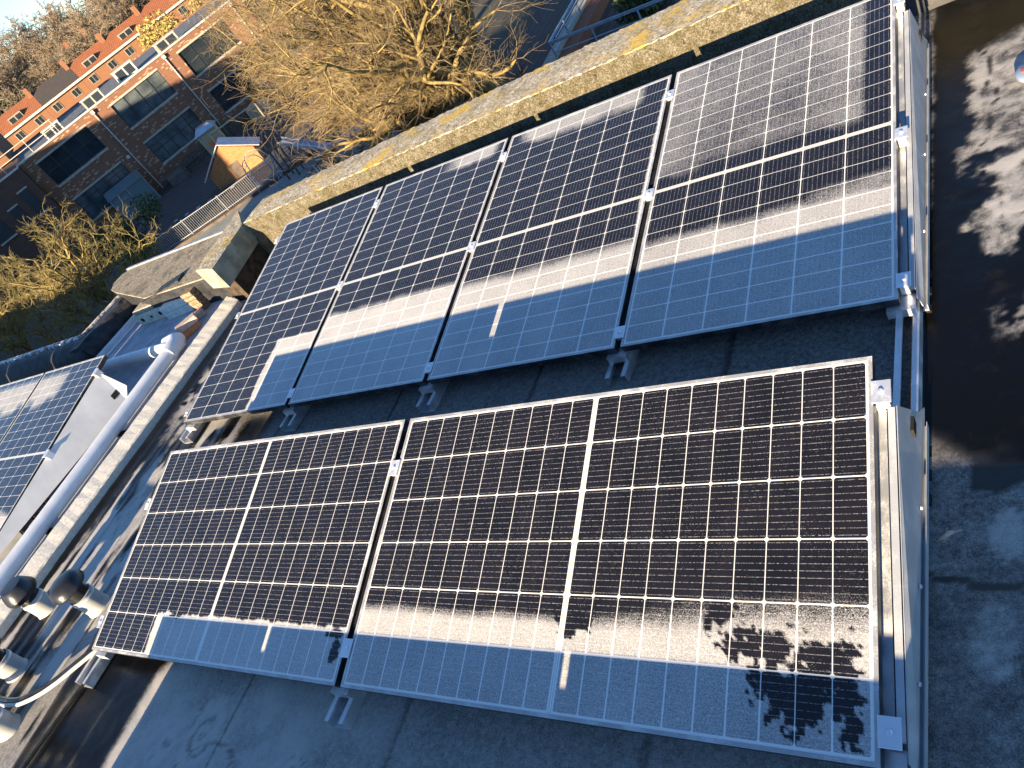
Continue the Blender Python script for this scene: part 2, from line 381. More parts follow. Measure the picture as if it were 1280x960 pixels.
# left strip between kerb and panels
ls = sst(-3.70, -3.80, XX + .06 * (n2 - .5))
lst = np.clip(sst(.50, .66, ny + .30 * (n1 - .5)) * .80 * (.7 + .5 * n2), 0, 1)
lst *= 1 - .9 * sst(.10, .04, np.abs(XX + 4.86 - .04 * (YY - 1) + .06 * (n2 - .5)))  # shadow side of the kerb painted as a black band by removing frost
lst = lst * sst(-.30, .25, YY + .4 * (n1 - .5)) + .55 * sst(.50, .62, ny) * sst(.2, -.2, YY)
lst = lst * (1 - .75 * sst(-4.50, -4.62, XX + .03 * (n1 - .5)) * sst(.5, 1.0, YY))
far = sst(1.2, 2.0, YY)
lst = lst * (1 - far) + far * (.72 * sst(-4.30, -4.42, XX + .22 * (n1 - .5)) * sst(-4.80, -4.70, XX + .10 * (n2 - .5)) * sst(.46, .66, n2 + .25 * n1))
# frost that outlived the morning in the shade of the vents
for (vx, vy, wd, ln) in ((-4.02, .28, .085, 1.5), (-4.60, .22, .08, 1.0), (-4.40, -.12, .08, .9), (-4.05, -.36, .08, .85)):
    cx = vx - .045 * (YY - vy)
    lst = np.maximum(lst, .92 * sst(wd * 1.15, wd * .8, np.abs(XX - cx) + .02 * (n2 - .5)) * sst(vy + .1, vy + .25, YY) * sst(vy + ln + .15, vy + ln, YY + .2 * (n1 - .5)) * (1 - .7 * blob(XX, YY, cx + .03, vy + 1.0, .05, .3, 6)))
F = F * (1 - ls) + ls * lst
W = np.maximum(W, ls * (1 - sst(.15, .5, lst)) * (.75 + .2 * n1))
# between the rows, dim clean felt
F -= .05 * sst(-.9, -.5, XX) * sst(.9, 1.1, YY) * sst(1.7, 1.5, YY)
# right strip
rs = sst(.035, .06, XX)
fright = 0 * XX
wavy = .18 * (n1 - .5) + .09 * (n2 - .5) + .03 * (nz - .5)
fright += .85 * sst(.17, .24, XX + wavy * .7) * sst(2.18, 2.30, YY + wavy) * sst(3.25, 3.0, YY - .5 * (XX - .25) + wavy)
fright += .80 * sst(.22, .30, XX + wavy) * sst(1.90, 2.0, YY + wavy) * sst(2.40, 2.2, YY + wavy)
fright += .55 * sst(.20, .27, XX + wavy) * sst(1.30, 1.42, YY) * sst(1.62, 1.5, YY) * sst(.50, .58, n2 + .3 * nz - .1)
fright += .75 * blob(XX, YY, .28, 1.90, .10, .14, 52)
fright -= .75 * blob(XX, YY, .30, 2.33, .09, .06, 53) + .6 * blob(XX, YY, .22, 2.15, .06, .12, 54)
fright += .50 * sst(.105, .075, XX + .05 * (n1 - .5)) * sst(1.9, 2.1, YY)
near = sst(1.04, .90, YY + .35 * (n1 - .5) + .3 * (XX - .1))
fright = fright * (1 - near) + near * (.43 + .20 * (n1 - .5) + .22 * (n2 - .5) + .30 * blob(XX, YY, .21, .35, .05, .12, 60) * nz + .25 * blob(XX, YY, .25, .66, .05, .1, 61) - .35 * blob(XX, YY, .26, .88, .09, .09, 62))
ring = np.abs(np.sqrt(((XX - .265) / .045) ** 2 + ((YY - 1.16) / .08) ** 2) - 1 + (n2 - .5) * .6)
mot = sst(.30, .62, .6 * n2 + .4 * nz); fright = fright * (near + (1 - near) * (.38 + .50 * mot + .35 * (n3 - .5)))
F = F * (1 - rs) + rs * np.clip(fright, 0, 1)
W = np.maximum(W, rs * np.clip((1 - near) * (1 - sst(.12, .5, fright)), 0, 1) * (1 - .0 * sst(.45, .15, ring) * sst(1.0, 1.1, YY)))
F += rs * .0 * sst(.35, .12, ring) * (YY < 1.3) * (YY > .98)
Z = .006 * (n1 - .5) + .003 * (n2 - .5)
for x0 in (-3.35, -2.42, -1.53, -.62):                      # overlaps of the felt sheets
    Z += .004 * sst(x0 - .004, x0 + .004, XX + .006 * (n1 - .5)); F -= .30 * np.exp(-((XX - x0 + .010 * (n1 - .5)) / .009) ** 2)
Z += ls * (.022 * (fbm(XX * 7, YY * .8, 1, 12) - .5) + .010 * np.abs(np.sin(XX * 26)))
crack = np.exp(-((YY - .535 - .03 * (n1 - .5) * 4) / .006) ** 2) * rs; Z += .010 * sst(.54, .53, YY - .12 * (n1 - .5)) * rs; F -= .5 * crack
crk = np.exp(-((XX - .255 - .22 * (fbm(YY, YY * 0, 2.2, 77) - .5)) / .004) ** 2) * rs * sst(1.7, 1.8, YY); F -= .6 * crk; Z -= .004 * crk
rd = np.sqrt(((XX + 2.42) / .21) ** 2 + ((YY + .46) / .22) ** 2) + .10 * (n1 - .5)
F -= .28 * np.exp(-((rd - 1) / .035) ** 2) * sst(-3.0, -2.9, XX); Z += .003 * sst(1.02, .96, rd)
F = np.clip(F, 0, 1); W = np.clip(W, 0, 1)
nx, nyy = XX.shape
me = bpy.data.meshes.new('flat_roof')
vs = np.stack([XX, YY, Z], -1).reshape(-1, 3)
idx = np.arange(nx * nyy).reshape(nx, nyy)
qd = np.stack([idx[:-1, :-1], idx[1:, :-1], idx[1:, 1:], idx[:-1, 1:]], -1).reshape(-1, 4)
def fast_mesh(me, vs, qd):
    me.vertices.add(len(vs)); me.vertices.foreach_set('co', vs.astype(np.float32).ravel())
    k = qd.shape[1]; me.loops.add(qd.size); me.loops.foreach_set('vertex_index', qd.astype(np.int32).ravel())
    me.polygons.add(len(qd)); me.polygons.foreach_set('loop_start', np.arange(0, qd.size, k, dtype=np.int32))
    me.update(calc_edges=True)
fast_mesh(me, vs, qd)
for nm, A_ in (('frost', F), ('wet', W)):
    at = me.attributes.new(nm, 'FLOAT', 'POINT'); at.data.foreach_set('value', A_.astype(np.float32).ravel())
me.polygons.foreach_set('use_smooth', [True] * len(me.polygons)); me.materials.append(M['roof'])
roof = bpy.data.objects.new('flat_roof', me); COL.objects.link(roof); tag(roof, kind='structure')
# neighbour's flat roof
b = MB(); b.prism([(-10.9, -9), (-4.97, -9), (-4.97, 3.6), (-7.2, 3.6), (-7.2, 2.9), (-10.9, 2.9)], -.3, .0); tag(b.build('neighbour_flat_roof', M['deck2']), kind='structure')
b = MB(); b.box(-10.9, 9.0, -9, 3.72, -10.6, -.31); tag(b.build('house_block', M['ownbrick']), 'brick terrace block whose flat roof carries the solar panels', 'building')

# ------------------------------------------------------------------ solar panels
PW, PL = 1.038, 1.755
tB, tT, YT, Z0 = .24142, .14256, 1.49388, .13
def sheet(frost_fn, place, nu=52, nv=88):
    """glass with cells; frost_fn(X, Y, u, v) gives the cover of frost"""
    li = .009
    u = np.linspace(li, PW - li, nu); v = np.linspace(li, PL - li, nv); U, V = np.meshgrid(u, v, indexing='ij')
    me = bpy.data.meshes.new('cell_sheet'); vs = np.stack([U, V, U * 0 - .0012], -1).reshape(-1, 3)
    idx = np.arange(nu * nv).reshape(nu, nv); qd = np.stack([idx[:-1, :-1], idx[1:, :-1], idx[1:, 1:], idx[:-1, 1:]], -1).reshape(-1, 4)
    fast_mesh(me, vs, qd)
    ul = me.uv_layers.new(name='UVMap'); ul.data.foreach_set('uv', vs[qd.ravel()][:, :2].astype(np.float32).ravel())
    Pm = np.array(place); wv = vs @ Pm[:3, :3].T + Pm[:3, 3]
    f = frost_fn(wv[:, 0], wv[:, 1], vs[:, 0], vs[:, 1]) if frost_fn else np.zeros(len(vs))
    at = me.attributes.new('frost', 'FLOAT', 'POINT'); at.data.foreach_set('value', np.clip(f, 0, 1).astype(np.float32))
    me.materials.append(M['cells']); o = bpy.data.objects.new('cell_sheet', me); COL.objects.link(o); return o
fb = MB(); H = .035; l = .011
fb.box(0, PW, 0, l, -H, 0, 0, 1); fb.box(0, PW, PL - l, PL, -H, 0, 0, 1); fb.box(0, l, l, PL - l, -H, 0, 0, 1); fb.box(PW - l, PW, l, PL - l, -H, 0, 0, 1)
fb.box(l, PW - l, l, PL - l, -.008, -.004)
fb.box(l, l + .02, l, PL - l, -H, -H + .002); fb.box(PW - l - .02, PW - l, l, PL - l, -H, -H + .002)
frame_ob = fb.build('frame', [M['frame'], M['lip']], merge=True); frame_mesh = frame_ob.data; bpy.data.objects.remove(frame_ob)
def panel(place, frost_fn, label, group, hi=True):
    e = empty('solar_panel', (0, 0, 0), label, 'solar panel', group); e.matrix_basis = place
    f = bpy.data.objects.new('frame', frame_mesh); COL.objects.link(f); f.parent = e
    s = sheet(frost_fn, place, *((104, 176) if hi else (8, 12))); s.parent = e
    return e
def portrait(x_left, y0, z0, t):
    return Matrix.Translation((x_left, y0, z0)) @ Matrix.Rotation(t, 4, 'X')
def landscape(x_right, y0, z0, t):
    # panel's long axis runs to -X, its short axis upslope
    return Matrix.Translation((x_right, y0, z0)) @ Matrix.Rotation(t, 4, 'X') @ Matrix.Rotation(math.pi / 2, 4, 'Z')
def lands(x_right, y0, z0, t):   # landscape with origin corner such that u runs upslope, v to -X
    m = Matrix([[0, -1, 0, 0], [1, 0, 0, 0], [0, 0, 1, 0], [0, 0, 0, 1]])
    return Matrix.Translation((x_right, y0, z0)) @ Matrix.Rotation(t, 4, 'X') @ m

def fB2(X, Y, u, v):
    n = fbm(X, Y, 8, 3); m = fbm(X, Y, 45, 8, 3); e = .262 + .02 * (n - .5) + .03 * sst(-.75, -.2, X)
    soft = .055 + .10 * sst(-1.0, -.1, X)
    f = sst(e + soft, e - soft * .8, Y)
    f = np.maximum(f, .40 * sst(-.95, -.35, X) * sst(.44, .28, Y) * sst(.0, .2, Y))
    f *= 1 - sst(.35, .75, Y * 0 + blob(X, Y, -.845, .265, .06, .035, 11, .9, 40))
    for (a, b_, rx, ry, s) in ((-.39, .30, .035, .03, 14), (-.33, .235, .045, .03, 15), (-.25, .235, .05, .026, 16), (-.13, .225, .06, .026, 17), (-.245, .165, .042, .065, 18), (-.205, .10, .035, .06, 19), (-.16, .13, .05, .075, 20), (-.07, .13, .030, .085, 24), (-.115, .19, .06, .04, 27)):
        f *= 1 - .95 * blob(X, Y, a, b_, rx * 1.12, ry * 1.12, s, 1.35, 52)
    return f + .06 * (m - .5)
def fB1(X, Y, u, v):
    n = fbm(X, Y, 30, 4)
    f = sst(.205, .185, Y + .03 * (n - .5)) * sst(-3.085, -3.065, X + .025 * (n - .5))
    f *= 1 - blob(X, Y, -1.835, .115, .028, .055, 12, .6, 40)
    f *= 1 - .9 * blob(X, Y, -1.86, .17, .055, .018, 13, .5, 40) * (X > -1.92)
    f *= 1 - .9 * blob(X, Y, -2.93, .185, .05, .016, 23, .5, 40)
    return f
def fT(edge, soft, extra=None, xmin=None):
    def fn(X, Y, u, v):
        n = fbm(X, Y, 7, 5); k = fbm(X, Y, 30, 6)
        e = edge + .05 * (n - .5)
        f = sst(e + soft, e - soft * .6, Y)
        if xmin is not None: f *= sst(xmin - .012, xmin + .012, X + .06 * (n - .5) + .02 * (k - .5))
        if extra is not None: f = np.maximum(f, extra(X, Y, n, k))
        return f
    return fn
def xT2(X, Y, n, k): return .62 * sst(3.06, 3.16, Y + .10 * (n - .5)) * sst(-2.75, -2.45, X) * sst(-2.14, -2.24, X)
def xT3(X, Y, n, k):
    a = .62 * sst(3.02, 3.14, Y + .10 * (n - .5) + .05 * (X + 1.6)) * sst(-1.16, -1.26, X) * sst(-2.1, -1.95, X)
    return np.maximum(a, .95 * sst(-1.105, -1.085, X + .015 * (k - .5)) * sst(2.0, 2.3, Y) * sst(3.15, 3.05, Y))
def xT4(X, Y, n, k):
    a = (.385 + .16 * (n - .5) + .06 * sst(2.6, 3.0, Y) + .07 * sst(-.4, -.15, X) + .05 * sst(-.75, -1.0, X)) * sst(2.36, 2.50, Y + .10 * (n - .5)) * sst(-.085, -.14, X + .02 * (k - .5))
    return a + .5 * sst(2.12, 2.0, Y - .08 * sst(-.5, 0, X) + .06 * (n - .5)) * sst(-.7, -.2, X)
GT = 'solar panels on the frosted flat roof'
panel(lands(0, 0, Z0, tB), fB2, 'large landscape panel nearest the camera, dark melt patches in its frosted right corner', GT)
panel(lands(-PL - .0302, 0, Z0, tB), fB1, 'landscape panel at left of the near row, beside the black vent caps', GT)
labsT = ['upright panel at far left of the back row, frost only in its lower right corner', 'second upright panel of the back row, blue frosted lower part without the sunlit slit',
         'third upright panel of the back row with a thin sunlit slit in its shade', 'upright panel at far right of the back row, upper half speckled with frost']
for i, (ed, sf, ex, xm) in enumerate(((2.03, .02, None, -3.60), (2.09, .09, xT2, None), (2.05, .11, xT3, None), (2.01, .11, xT4, None))):
    xl = -(4 - i) * PW - (3 - i) * .02926
    panel(portrait(xl, YT, Z0, tT), fT(ed, sf, ex, xm), labsT[i], GT)
# row behind the camera whose shade falls on the near row (left end and joints as its shadow shows)
for k, (xr, n_) in enumerate(((-2.253, 0), (-.855, 1), (.55, 2), (1.96, 3))):
    wd = (.777, 1.378, 1.385, 1.39)[k]
    e = empty('solar_panel', (0, 0, 0), 'landscape panel in the row behind the camera position', 'solar panel', 'solar panels behind the camera')
    e.matrix_basis = Matrix.Translation((xr - wd, -1.768, Z0)) @ Matrix.Rotation(tB, 4, 'X') @ Matrix.Diagonal((wd / PW, PW / PL, 1, 1))
    f = bpy.data.objects.new('frame', frame_mesh); COL.objects.link(f); f.parent = e
    s = sheet(None, e.matrix_basis, 6, 6); s.parent = e

for xg in (-2.253, -.855, .55):  # unseen wedges added in the joints to block the lower sunlight
    b = MB(); o_ = Vector((xg + .00005, -1.768, .012)); b.hexa([o_, o_ + Vector((.0199, 0, 0)), o_ + Vector((.0199, .935, 0)), o_ + Vector((0, .935, 0))], [o_ + Vector((0, 0, .105)), o_ + Vector((.0199, 0, .105)), o_ + Vector((.0199, .935, .337)), o_ + Vector((0, .935, .337))])
    tag(b.build('joint_sun_block', M['rubber']), 'added wedge blocking sunlight in a joint of the unseen panel row behind the camera', 'sun block', 'added sun blocks in the joints behind the camera')
# clamps, rails, side plates
def slope_pt(x, s, dz, row):
    y0, t = (0, tB) if row == 'B' else (YT, tT)
    return Vector((x, y0 + s * math.cos(t) - dz * math.sin(t), Z0 + s * math.sin(t) + dz * math.cos(t)))
def clamp(par, x, s, row, w=.042, ln=.058, end=False):
    y0, t = (0, tB) if row == 'B' else (YT, tT)
    b = MB(); b.box(-w / 2, w / 2, -ln / 2, ln / 2, 0, .004)
    b.box(-w / 2 + .008, w / 2 - .008, -ln / 2 + .004, ln / 2 - .004, -.045, -.0005)
    o = b.build('clamp', M['clamp'], par, bevel=.0012); o.matrix_basis = Matrix.Translation(slope_pt(x, s, .0012, row)) @ Matrix.Rotation(t, 4, 'X')
    q = MB(); q.lathe([(.0075, .0), (.0075, .003), (.005, .006)], (0, 0, .004), 12); bo = q.build('bolt', M['clamp'], o, True)
    return o
def rail(x, y0, y1, label, wd=.094, h=.052, z=.006):
    """open channel lying on the roof"""
    e = empty('mounting_rail', (0, 0, 0), label, 'mounting rail', 'mounting rails of the panel rows')
    b = MB(); t = .003; x0, x1 = x - wd / 2, x + wd / 2
    b.box(x0, x1, y0, y1, z, z + t); b.box(x0, x0 + t, y0, y1, z + t, z + h); b.box(x1 - t, x1, y0, y1, z + t, z + h)
    b.box(x0 + t, x0 + .020, y0, y1, z + h - t, z + h); b.box(x1 - .020, x1 - t, y0, y1, z + h - t, z + h)
    b.box(x0 + .017, x0 + .020, y0, y1, z + h - .011, z + h - t); b.box(x1 - .020, x1 - .017, y0, y1, z + h - .011, z + h - t)
    b.build('channel', M['galv'], e); return e
def tri_support(par, xs, row, sl, block_dx=0.):
    """ upright leg at the high end and low bracket under the panel joints """
    b = MB(); t = tB if row == 'B' else tT
    ph = slope_pt(xs, sl - .12, -.036, row); pl = slope_pt(xs, .03, -.036, row)
    b.box(xs - .02, xs + .02, ph.y - .02, ph.y + .02, .058, ph.z); b.build('leg', M['galv'], par)
    q = MB(); a = slope_pt(xs - .04, .0, -.038, row); c = slope_pt(xs - .04, sl - .05, -.038, row)
    q.obox(a + Vector((.02, 0, -.02)), (.04, 0, 0), c - a, Vector((0, 0, -.004))); q.box(xs - .045, xs + .045, a.y - .02, a.y + .05, .058, a.z - .002); q.build('bracket', M['galv'], par)
    if block_dx:  # dark strip added in the panel gap: stops sunlight, turns the gap black
        q = MB(); a = slope_pt(xs + block_dx - .016, .035, -.014, row); c = slope_pt(xs + block_dx - .016, sl - .13, -.014, row); q.hexa([(a.x, a.y, .056), (a.x + .032, a.y, .056), (c.x + .032, c.y, .056), (c.x, c.y, .056)], [a, a + Vector((.032, 0, 0)), c + Vector((.032, 0, 0)), c]); q.build('gap_sun_block', M['rubber'], par)

jT = [-(3 - i) * (PW + .02926) + .01463 for i in range(3)]   # right of panel i
jT = [-3 * PW - 2.5 * .02926, -2 * PW - 1.5 * .02926, -PW - .5 * .02926]
locs = ['first from the left', 'second from the left', 'third from the left']
for k, x in enumerate(jT):
    r = rail(x - .022, YT - .095, YT + 1.72, 'galvanised channel under the back row, %s of its visible joints' % locs[k])
    tri_support(r, x - .022, 'T', PL, .022)
    for s_ in (.075, .875, PL - .17): clamp(r, x, s_, 'T', .046, .062)
r = rail(-4 * PW - 3 * .02926 - .03, YT - .07, YT + 1.7, 'channel end under the left corner of the back row, beside the sunny roof strip')
tri_support(r, -4 * PW - 3 * .02926 + .03, 'T', PL)
for s_ in (.075, .875, PL - .17): clamp(r, -4 * PW - 3 * .02926 - .012, s_, 'T', .03, .055)
xj = -PL - .0151
r = rail(xj - .025, -.10, 1.0, 'galvanised channel sticking out below the joint of the two near panels')
tri_support(r, xj - .025, 'B', PW, .025)
for s_ in (.13, PW - .215): clamp(r, xj, s_, 'B', .044, .066)
r = rail(-2 * PL - .0302 - .06, -.14, .95, 'channel end under the left corner of the near row, beside the cable loop')
tri_support(r, -2 * PL - .0302 + .03, 'B', PW)
for s_ in (.13, PW - .30): clamp(r, -2 * PL - .0302 - .012, s_, 'B', .03, .06)
r = rail(.016, -.25, YT + 1.72, 'long channel along the right end, bare between the two rows', .072, .06)
tri_support(r, .0, 'B', PW); tri_support(r, .0, 'T', PL)
for s_ in (.075, .80, PL - .10): clamp(r, .018, s_, 'T', .046, .062)
for s_ in (.075, PW - .115): clamp(r, .021, s_, 'B', .050, .068)
def side_plate(row, sl, label, y_lo, y_hi, low):
    e = empty('side_plate', (0, 0, 0), label, 'metal side plate', 'side plates closing the panel rows')
    p = [slope_pt(0, s, -.030, row) for s in (.02, sl - .155)]
    xa, xb = .050, .066
    b = MB(); t_ = .002
    poly = [(p[0].y - .02, .062, xb), (p[1].y + .21, .062, xb), (p[1].y + .15, .115, xb - .004), (p[1].y + .012, p[1].z, xa), (p[0].y, p[0].z, xa)]
    pts = [Vector((x, y, z)) for y, z, x in poly]
    b.hexa(pts, [q + Vector((t_, 0, 0)) for q in pts])
    pl_ = b.build('plate', M['galv_matte'], e)
    # inner tilted profile seen in the gap beside the panel
    c = MB(); a = slope_pt(.029, .06, -.040, row); d = slope_pt(.029, sl - .15, -.040, row)
    c.obox(a, (.018, 0, 0), d - a, Vector((0, 0, .010))); c.obox(a + Vector((0, 0, -.03)), (.003, 0, 0), d - a, Vector((0, 0, .03))); c.build('inner_profile', M['galv_matte'], e)
    f = MB(); f.box(xb - .006, xb + .012, p[0].y - .02, p[1].y + .14, .052, .060); f.box(xb + .010, xb + .012, p[0].y - .02, p[1].y + .14, .060, .080); f.build('flange', M['galv_matte'], e)
    h = MB(); hy, hz = p[1].y + .02, .16; h.box(xb - .0065, xb - .0005 + .002, hy, hy + .05, hz, hz + .035); h.build('slot', M['hole'], e)
    for sx in (.22, .52, .80):
        q = MB(); yy = p[0].y + sx * (p[1].y - p[0].y); q.lathe([(.006, 0), (.006, .004), (.003, .006)], (0, 0, 0), 10); o = q.build('bolt', M['clamp'], e, True)
        o.matrix_basis = Matrix.Translation((xb + .001, yy, .095)) @ Matrix.Rotation(math.pi / 2, 4, 'Y')
    return e
side_plate('T', PL, 'long galvanised plate along the right end of the back row', 0, 0, 0)
side_plate('B', PW, 'short galvanised plate along the right end of the near row', 0, 0, 0)
# rubber feet
def foot(y, label, n=3):
    e = empty('rubber_foot', (.070, y, 0), label, 'rubber foot', 'rubber feet under the right end plates')
    b = MB(); b.prism([(-.05, -.12), (.012, -.12), (.020, -.105), (.020, .105), (.012, .12), (-.05, .12)], .002, .014); b.build('base_pad', M['rubber'], e, bevel=.003)
    for k in range(n):
        yy = -.085 + k * .17 / max(1, n - 1)
        q = MB(); q.hexa([(-.045, yy - .02, .0145), (.010, yy - .02, .0145), (.010, yy + .02, .0145), (-.045, yy + .02, .0145)], [(-.045, yy - .012, .05), (-.006, yy - .012, .046), (-.006, yy + .012, .046), (-.045, yy + .012, .05)])
        q.build('rib', M['rubber'], e, bevel=.003)
foot(2.92, 'black rubber foot under the far end of the long side plate', 2)
foot(2.27, 'black rubber foot under the middle of the long side plate')
foot(1.63, 'black rubber foot at the near end of the long side plate')
foot(.86, 'black rubber foot under the slotted end of the short side plate')
foot(.13, 'black rubber foot in the lower right corner of the photo')

# ------------------------------------------------------------------ parapet (skewed a little against the panels)
def wobble_slab(name, rings, mats, parent, nseg, amp=.006, seed=1, mids=None):
    """loft along a path: rings is a list of cross sections (lists of points); subdivided with a little wear"""
    rg = np.random.default_rng(seed); secs = []
    A0, A1 = [np.array(r_, float) for r_ in rings]
    k = len(A0)
    for i in range(nseg + 1):
        t = i / nseg; secs.append(A0 * (1 - t) + A1 * t + (rg.random((k, 3)) - .5) * amp * (0 if i in (0,) else 1))
    b = MB()
    for i in range(nseg):
        for j in range(k):
            b.face([secs[i][j], secs[i + 1][j], secs[i + 1][(j + 1) % k], secs[i][(j + 1) % k]], mids[j] if mids else 0)
    b.face(secs[0][::-1], mids[-1] if mids else 0); b.face(secs[-1], mids[-1] if mids else 0)
    return b.build(name, mats, parent)
pe = empty('parapet', (-2.2, 3.8, 0), 'mossy concrete parapet with lichen spots behind the back row', 'parapet')
pe.location = (0, 0, 0)
fl = lambda x: 3.712 + .0520 * x          # front line
ol = lambda x: 4.165 + .075 * x           # outer line
def sec(x): return [(x, fl(x), .245), (x, fl(x), .416), (x, fl(x) + .004, .42), (x, (fl(x) + ol(x)) / 2, .424), (x, ol(x) - .015, .42), (x, ol(x), .408), (x, ol(x), .30)]
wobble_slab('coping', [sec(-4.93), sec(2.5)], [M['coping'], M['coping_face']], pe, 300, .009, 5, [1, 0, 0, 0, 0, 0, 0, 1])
b = MB()
for xa, xb in ((-5.0, 2.5),):
    b.hexa([(xa, fl(xa) + .006, .0), (xb, fl(xb) + .006, .0), (xb, ol(xb) - .05, .0), (xa, ol(xa) - .05, .0)], [(xa, fl(xa) + .006, .243), (xb, fl(xb) + .006, .243), (xb, ol(xb) - .05, .243), (xa, ol(xa) - .05, .243)])
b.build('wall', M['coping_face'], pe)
b = MB(); b.hexa([(-4.86, fl(-4.86) - .04, 0), (2.5, fl(2.5) - .04, 0), (2.5, fl(2.5) + .004, 0), (-4.86, fl(-4.86) + .004, 0)], [(-4.86, fl(-4.86) - .006, .13), (2.5, fl(2.5) - .006, .13), (2.5, fl(2.5) + .004, .13), (-4.86, fl(-4.86) + .004, .13)])
b.build('felt_upstand', M['darkfelt'], pe)
def turn(z): return [(-4.945, 3.452, z), (-4.83, 2.86, z), (-5.12, 2.93, z), (-5.29, 3.78, z)]
rg = np.random.default_rng(3)
b = MB()
N_ = 14
top = []
for i in range(N_ + 1):
    t = i / N_; a = Vector(turn(.42)[0]).lerp(Vector(turn(.42)[1]), t); c = Vector(turn(.42)[3]).lerp(Vector(turn(.42)[2]), t)
    row_ = [a + Vector((0, 0, -.2)), a + Vector((rg.random() * .012 - .006, 0, -.004)), a.lerp(c, .3) + Vector((0, 0, .006 * rg.random())), a.lerp(c, .7) + Vector((0, 0, .006 * rg.random())), c + Vector((rg.random() * .012 - .006, 0, -.004)), c + Vector((0, 0, -.2))]
    top.append(row_)
for i in range(N_):
    for j in range(5): b.face([top[i][j], top[i + 1][j], top[i + 1][j + 1], top[i][j + 1]], 1 if j in (0, 4) else 0)
b.face(top[0], 1); b.face(top[-1][::-1], 1)
b.build('corner_coping', [M['coping'], noisy('corner_face', (.16, .155, .12), (.30, .29, .22), 9, .9, .5, .008)], pe)
b = MB(); b.prism([(-4.97, 3.46), (-4.90, 2.98), (-5.10, 3.0), (-5.25, 3.7)], .0, .218); b.build('corner_wall', noisy('void_dark_brick', (.018, .014, .011), (.07, .05, .035), 18, .95, .6, .01), pe)  # near-black colour stands in for the dark void under the corner coping
# neighbour's felt-topped parapet
ne = empty('felt_parapet', (0, 0, 0), 'low wall end with sunlit grey gritty felt and a pale metal edge', 'parapet')
poly = [(-5.36, 3.84), (-5.20, 3.10), (-6.38, 3.13), (-7.28, 3.46), (-7.50, 3.56), (-7.62, 3.70), (-7.60, 3.84), (-7.50, 3.88)]
b = MB(); b.prism(poly[::-1], -.3, .235); b.build('wall', M['darkfelt'], ne)
b = MB(); b.prism([(x, y) for x, y in poly][::-1], .237, .25); b.build('felt_top', M['greyfelt'], ne, bevel=.004)
b = MB(); b.obox((-7.56, 3.885, .19), (2.22, -.045, 0), (0, .035, 0), (0, 0, .075)); b.build('metal_edge', M['lead'], ne, bevel=.004)
# black rolled upstand further left
ue = empty('felt_upstand', (0, 0, 0), 'black bitumen covered wall edge dusted white, beyond the small left panels', 'upstand')
prof = lambda y, z0=.0: [(y + .0, -.3), (y + .16, -.3), (y + .16, .165), (y + .10, .19), (y + .03, .18), (y - .03, .14), (y - .07, .07), (y - .09, .002)]
A0 = [(-10.9, y, z) for y, z in prof(2.76)]; A1 = [(-7.22, y, z) for y, z in prof(2.76)]
o = wobble_slab('rolled_felt', [A0, A1], [M['darkfelt']], ue, 40, .016, 9); o.data.polygons.foreach_set('use_smooth', [True] * len(o.data.polygons))
A0 = [(-7.44, 2.74, -.3), (-7.10, 2.74, -.3), (-7.16, 2.74, .06), (-7.20, 2.74, .15), (-7.26, 2.74, .185), (-7.44, 2.74, .17)]
A1 = [(x + .06, 3.52, z) for x, y, z in A0]
wobble_slab('return_felt', [A0, A1], [M['darkfelt']], ue, 14, .010, 12)
b = MB(); b.box(-10.9, -7.44, 2.915, 2.97, .10, .188); b.obox((-7.485, 2.90, .10), (.045, 0, 0), (.06, .62, 0), (0, 0, .088)); b.build('brick_edge', noisy('rimed_brick_edge', (.16, .10, .08), (.72, .72, .70), 22, .85, .4, lo=.42, hi=.58), ue)
# kerb between the two roofs
ke = empty('kerb', (0, 0, 0), 'long pale stone kerb between the two flat roofs', 'kerb')
A0 = [(-5.22, 3.02, -.02), (-4.965, 2.92, -.02), (-4.96, 2.915, .058), (-4.97, 2.92, .066), (-5.21, 3.02, .066), (-5.225, 3.02, .058)]
A1 = [(-5.03, -2.5, -.02), (-4.80, -2.5, -.02), (-4.80, -2.5, .058), (-4.81, -2.5, .066), (-5.02, -2.5, .066), (-5.035, -2.5, .058)]
wobble_slab('kerb_stone', [A0, A1], [M['kerb']], ke, 120, .004, 15)
b = MB(); b.obox((-5.24, 2.95, .002), (-.035, 0, 0), (.19, -5.2, 0), (0, 0, .04)); b.build('felt_strip', M['darkfelt'], ke)

# white pipe with a branch
pp = empty('rainwater_pipe', (0, 0, 0), 'white plastic pipe with an elbow on the frosted left roof', 'pipe')
zc = .078
b = MB(); b.tube([(-5.43, 2.50, zc), (-5.30, .45, zc), (-5.13, -2.2, zc)], .056, 20); b.build('pipe', M['pvc'], pp, True)
b = MB(); b.tube([(-5.45, 2.46, zc), (-5.57, 2.485, zc), (-6.8, 2.46, zc)], .050, 20); b.build('branch', M['pvc'], pp, True)
b = MB(); b.tube([(-5.422, 2.38, zc), (-5.433, 2.50, zc), (-5.465, 2.555, zc), (-5.525, 2.56, zc), (-5.60, 2.54, zc)], [.064, .067, .067, .062, .058], 20); b.build('elbow', M['pvc'], pp, True)
b = MB()
for y in (1.6, .75): b.obox((-5.52 + (2.4 - y) * .063, y, .001), (.20, 0, 0), (0, .04, 0), (0, 0, .02))
b.build('pipe_clip', M['rubber'], pp)
# flat white trunking along the upstand
b = MB(); b.obox((-7.09, 2.50, .002), (.06, 0, 0), (.06, .80, 0), (0, 0, .05)); b.obox((-6.98, 2.50, .002), (.02, 0, 0), (.06, .80, 0), (0, 0, .02))
tag(b.build('cable_trunking', M['pvc'], bevel=.004), 'narrow white cable trunking along the black felt corner', 'trunking')

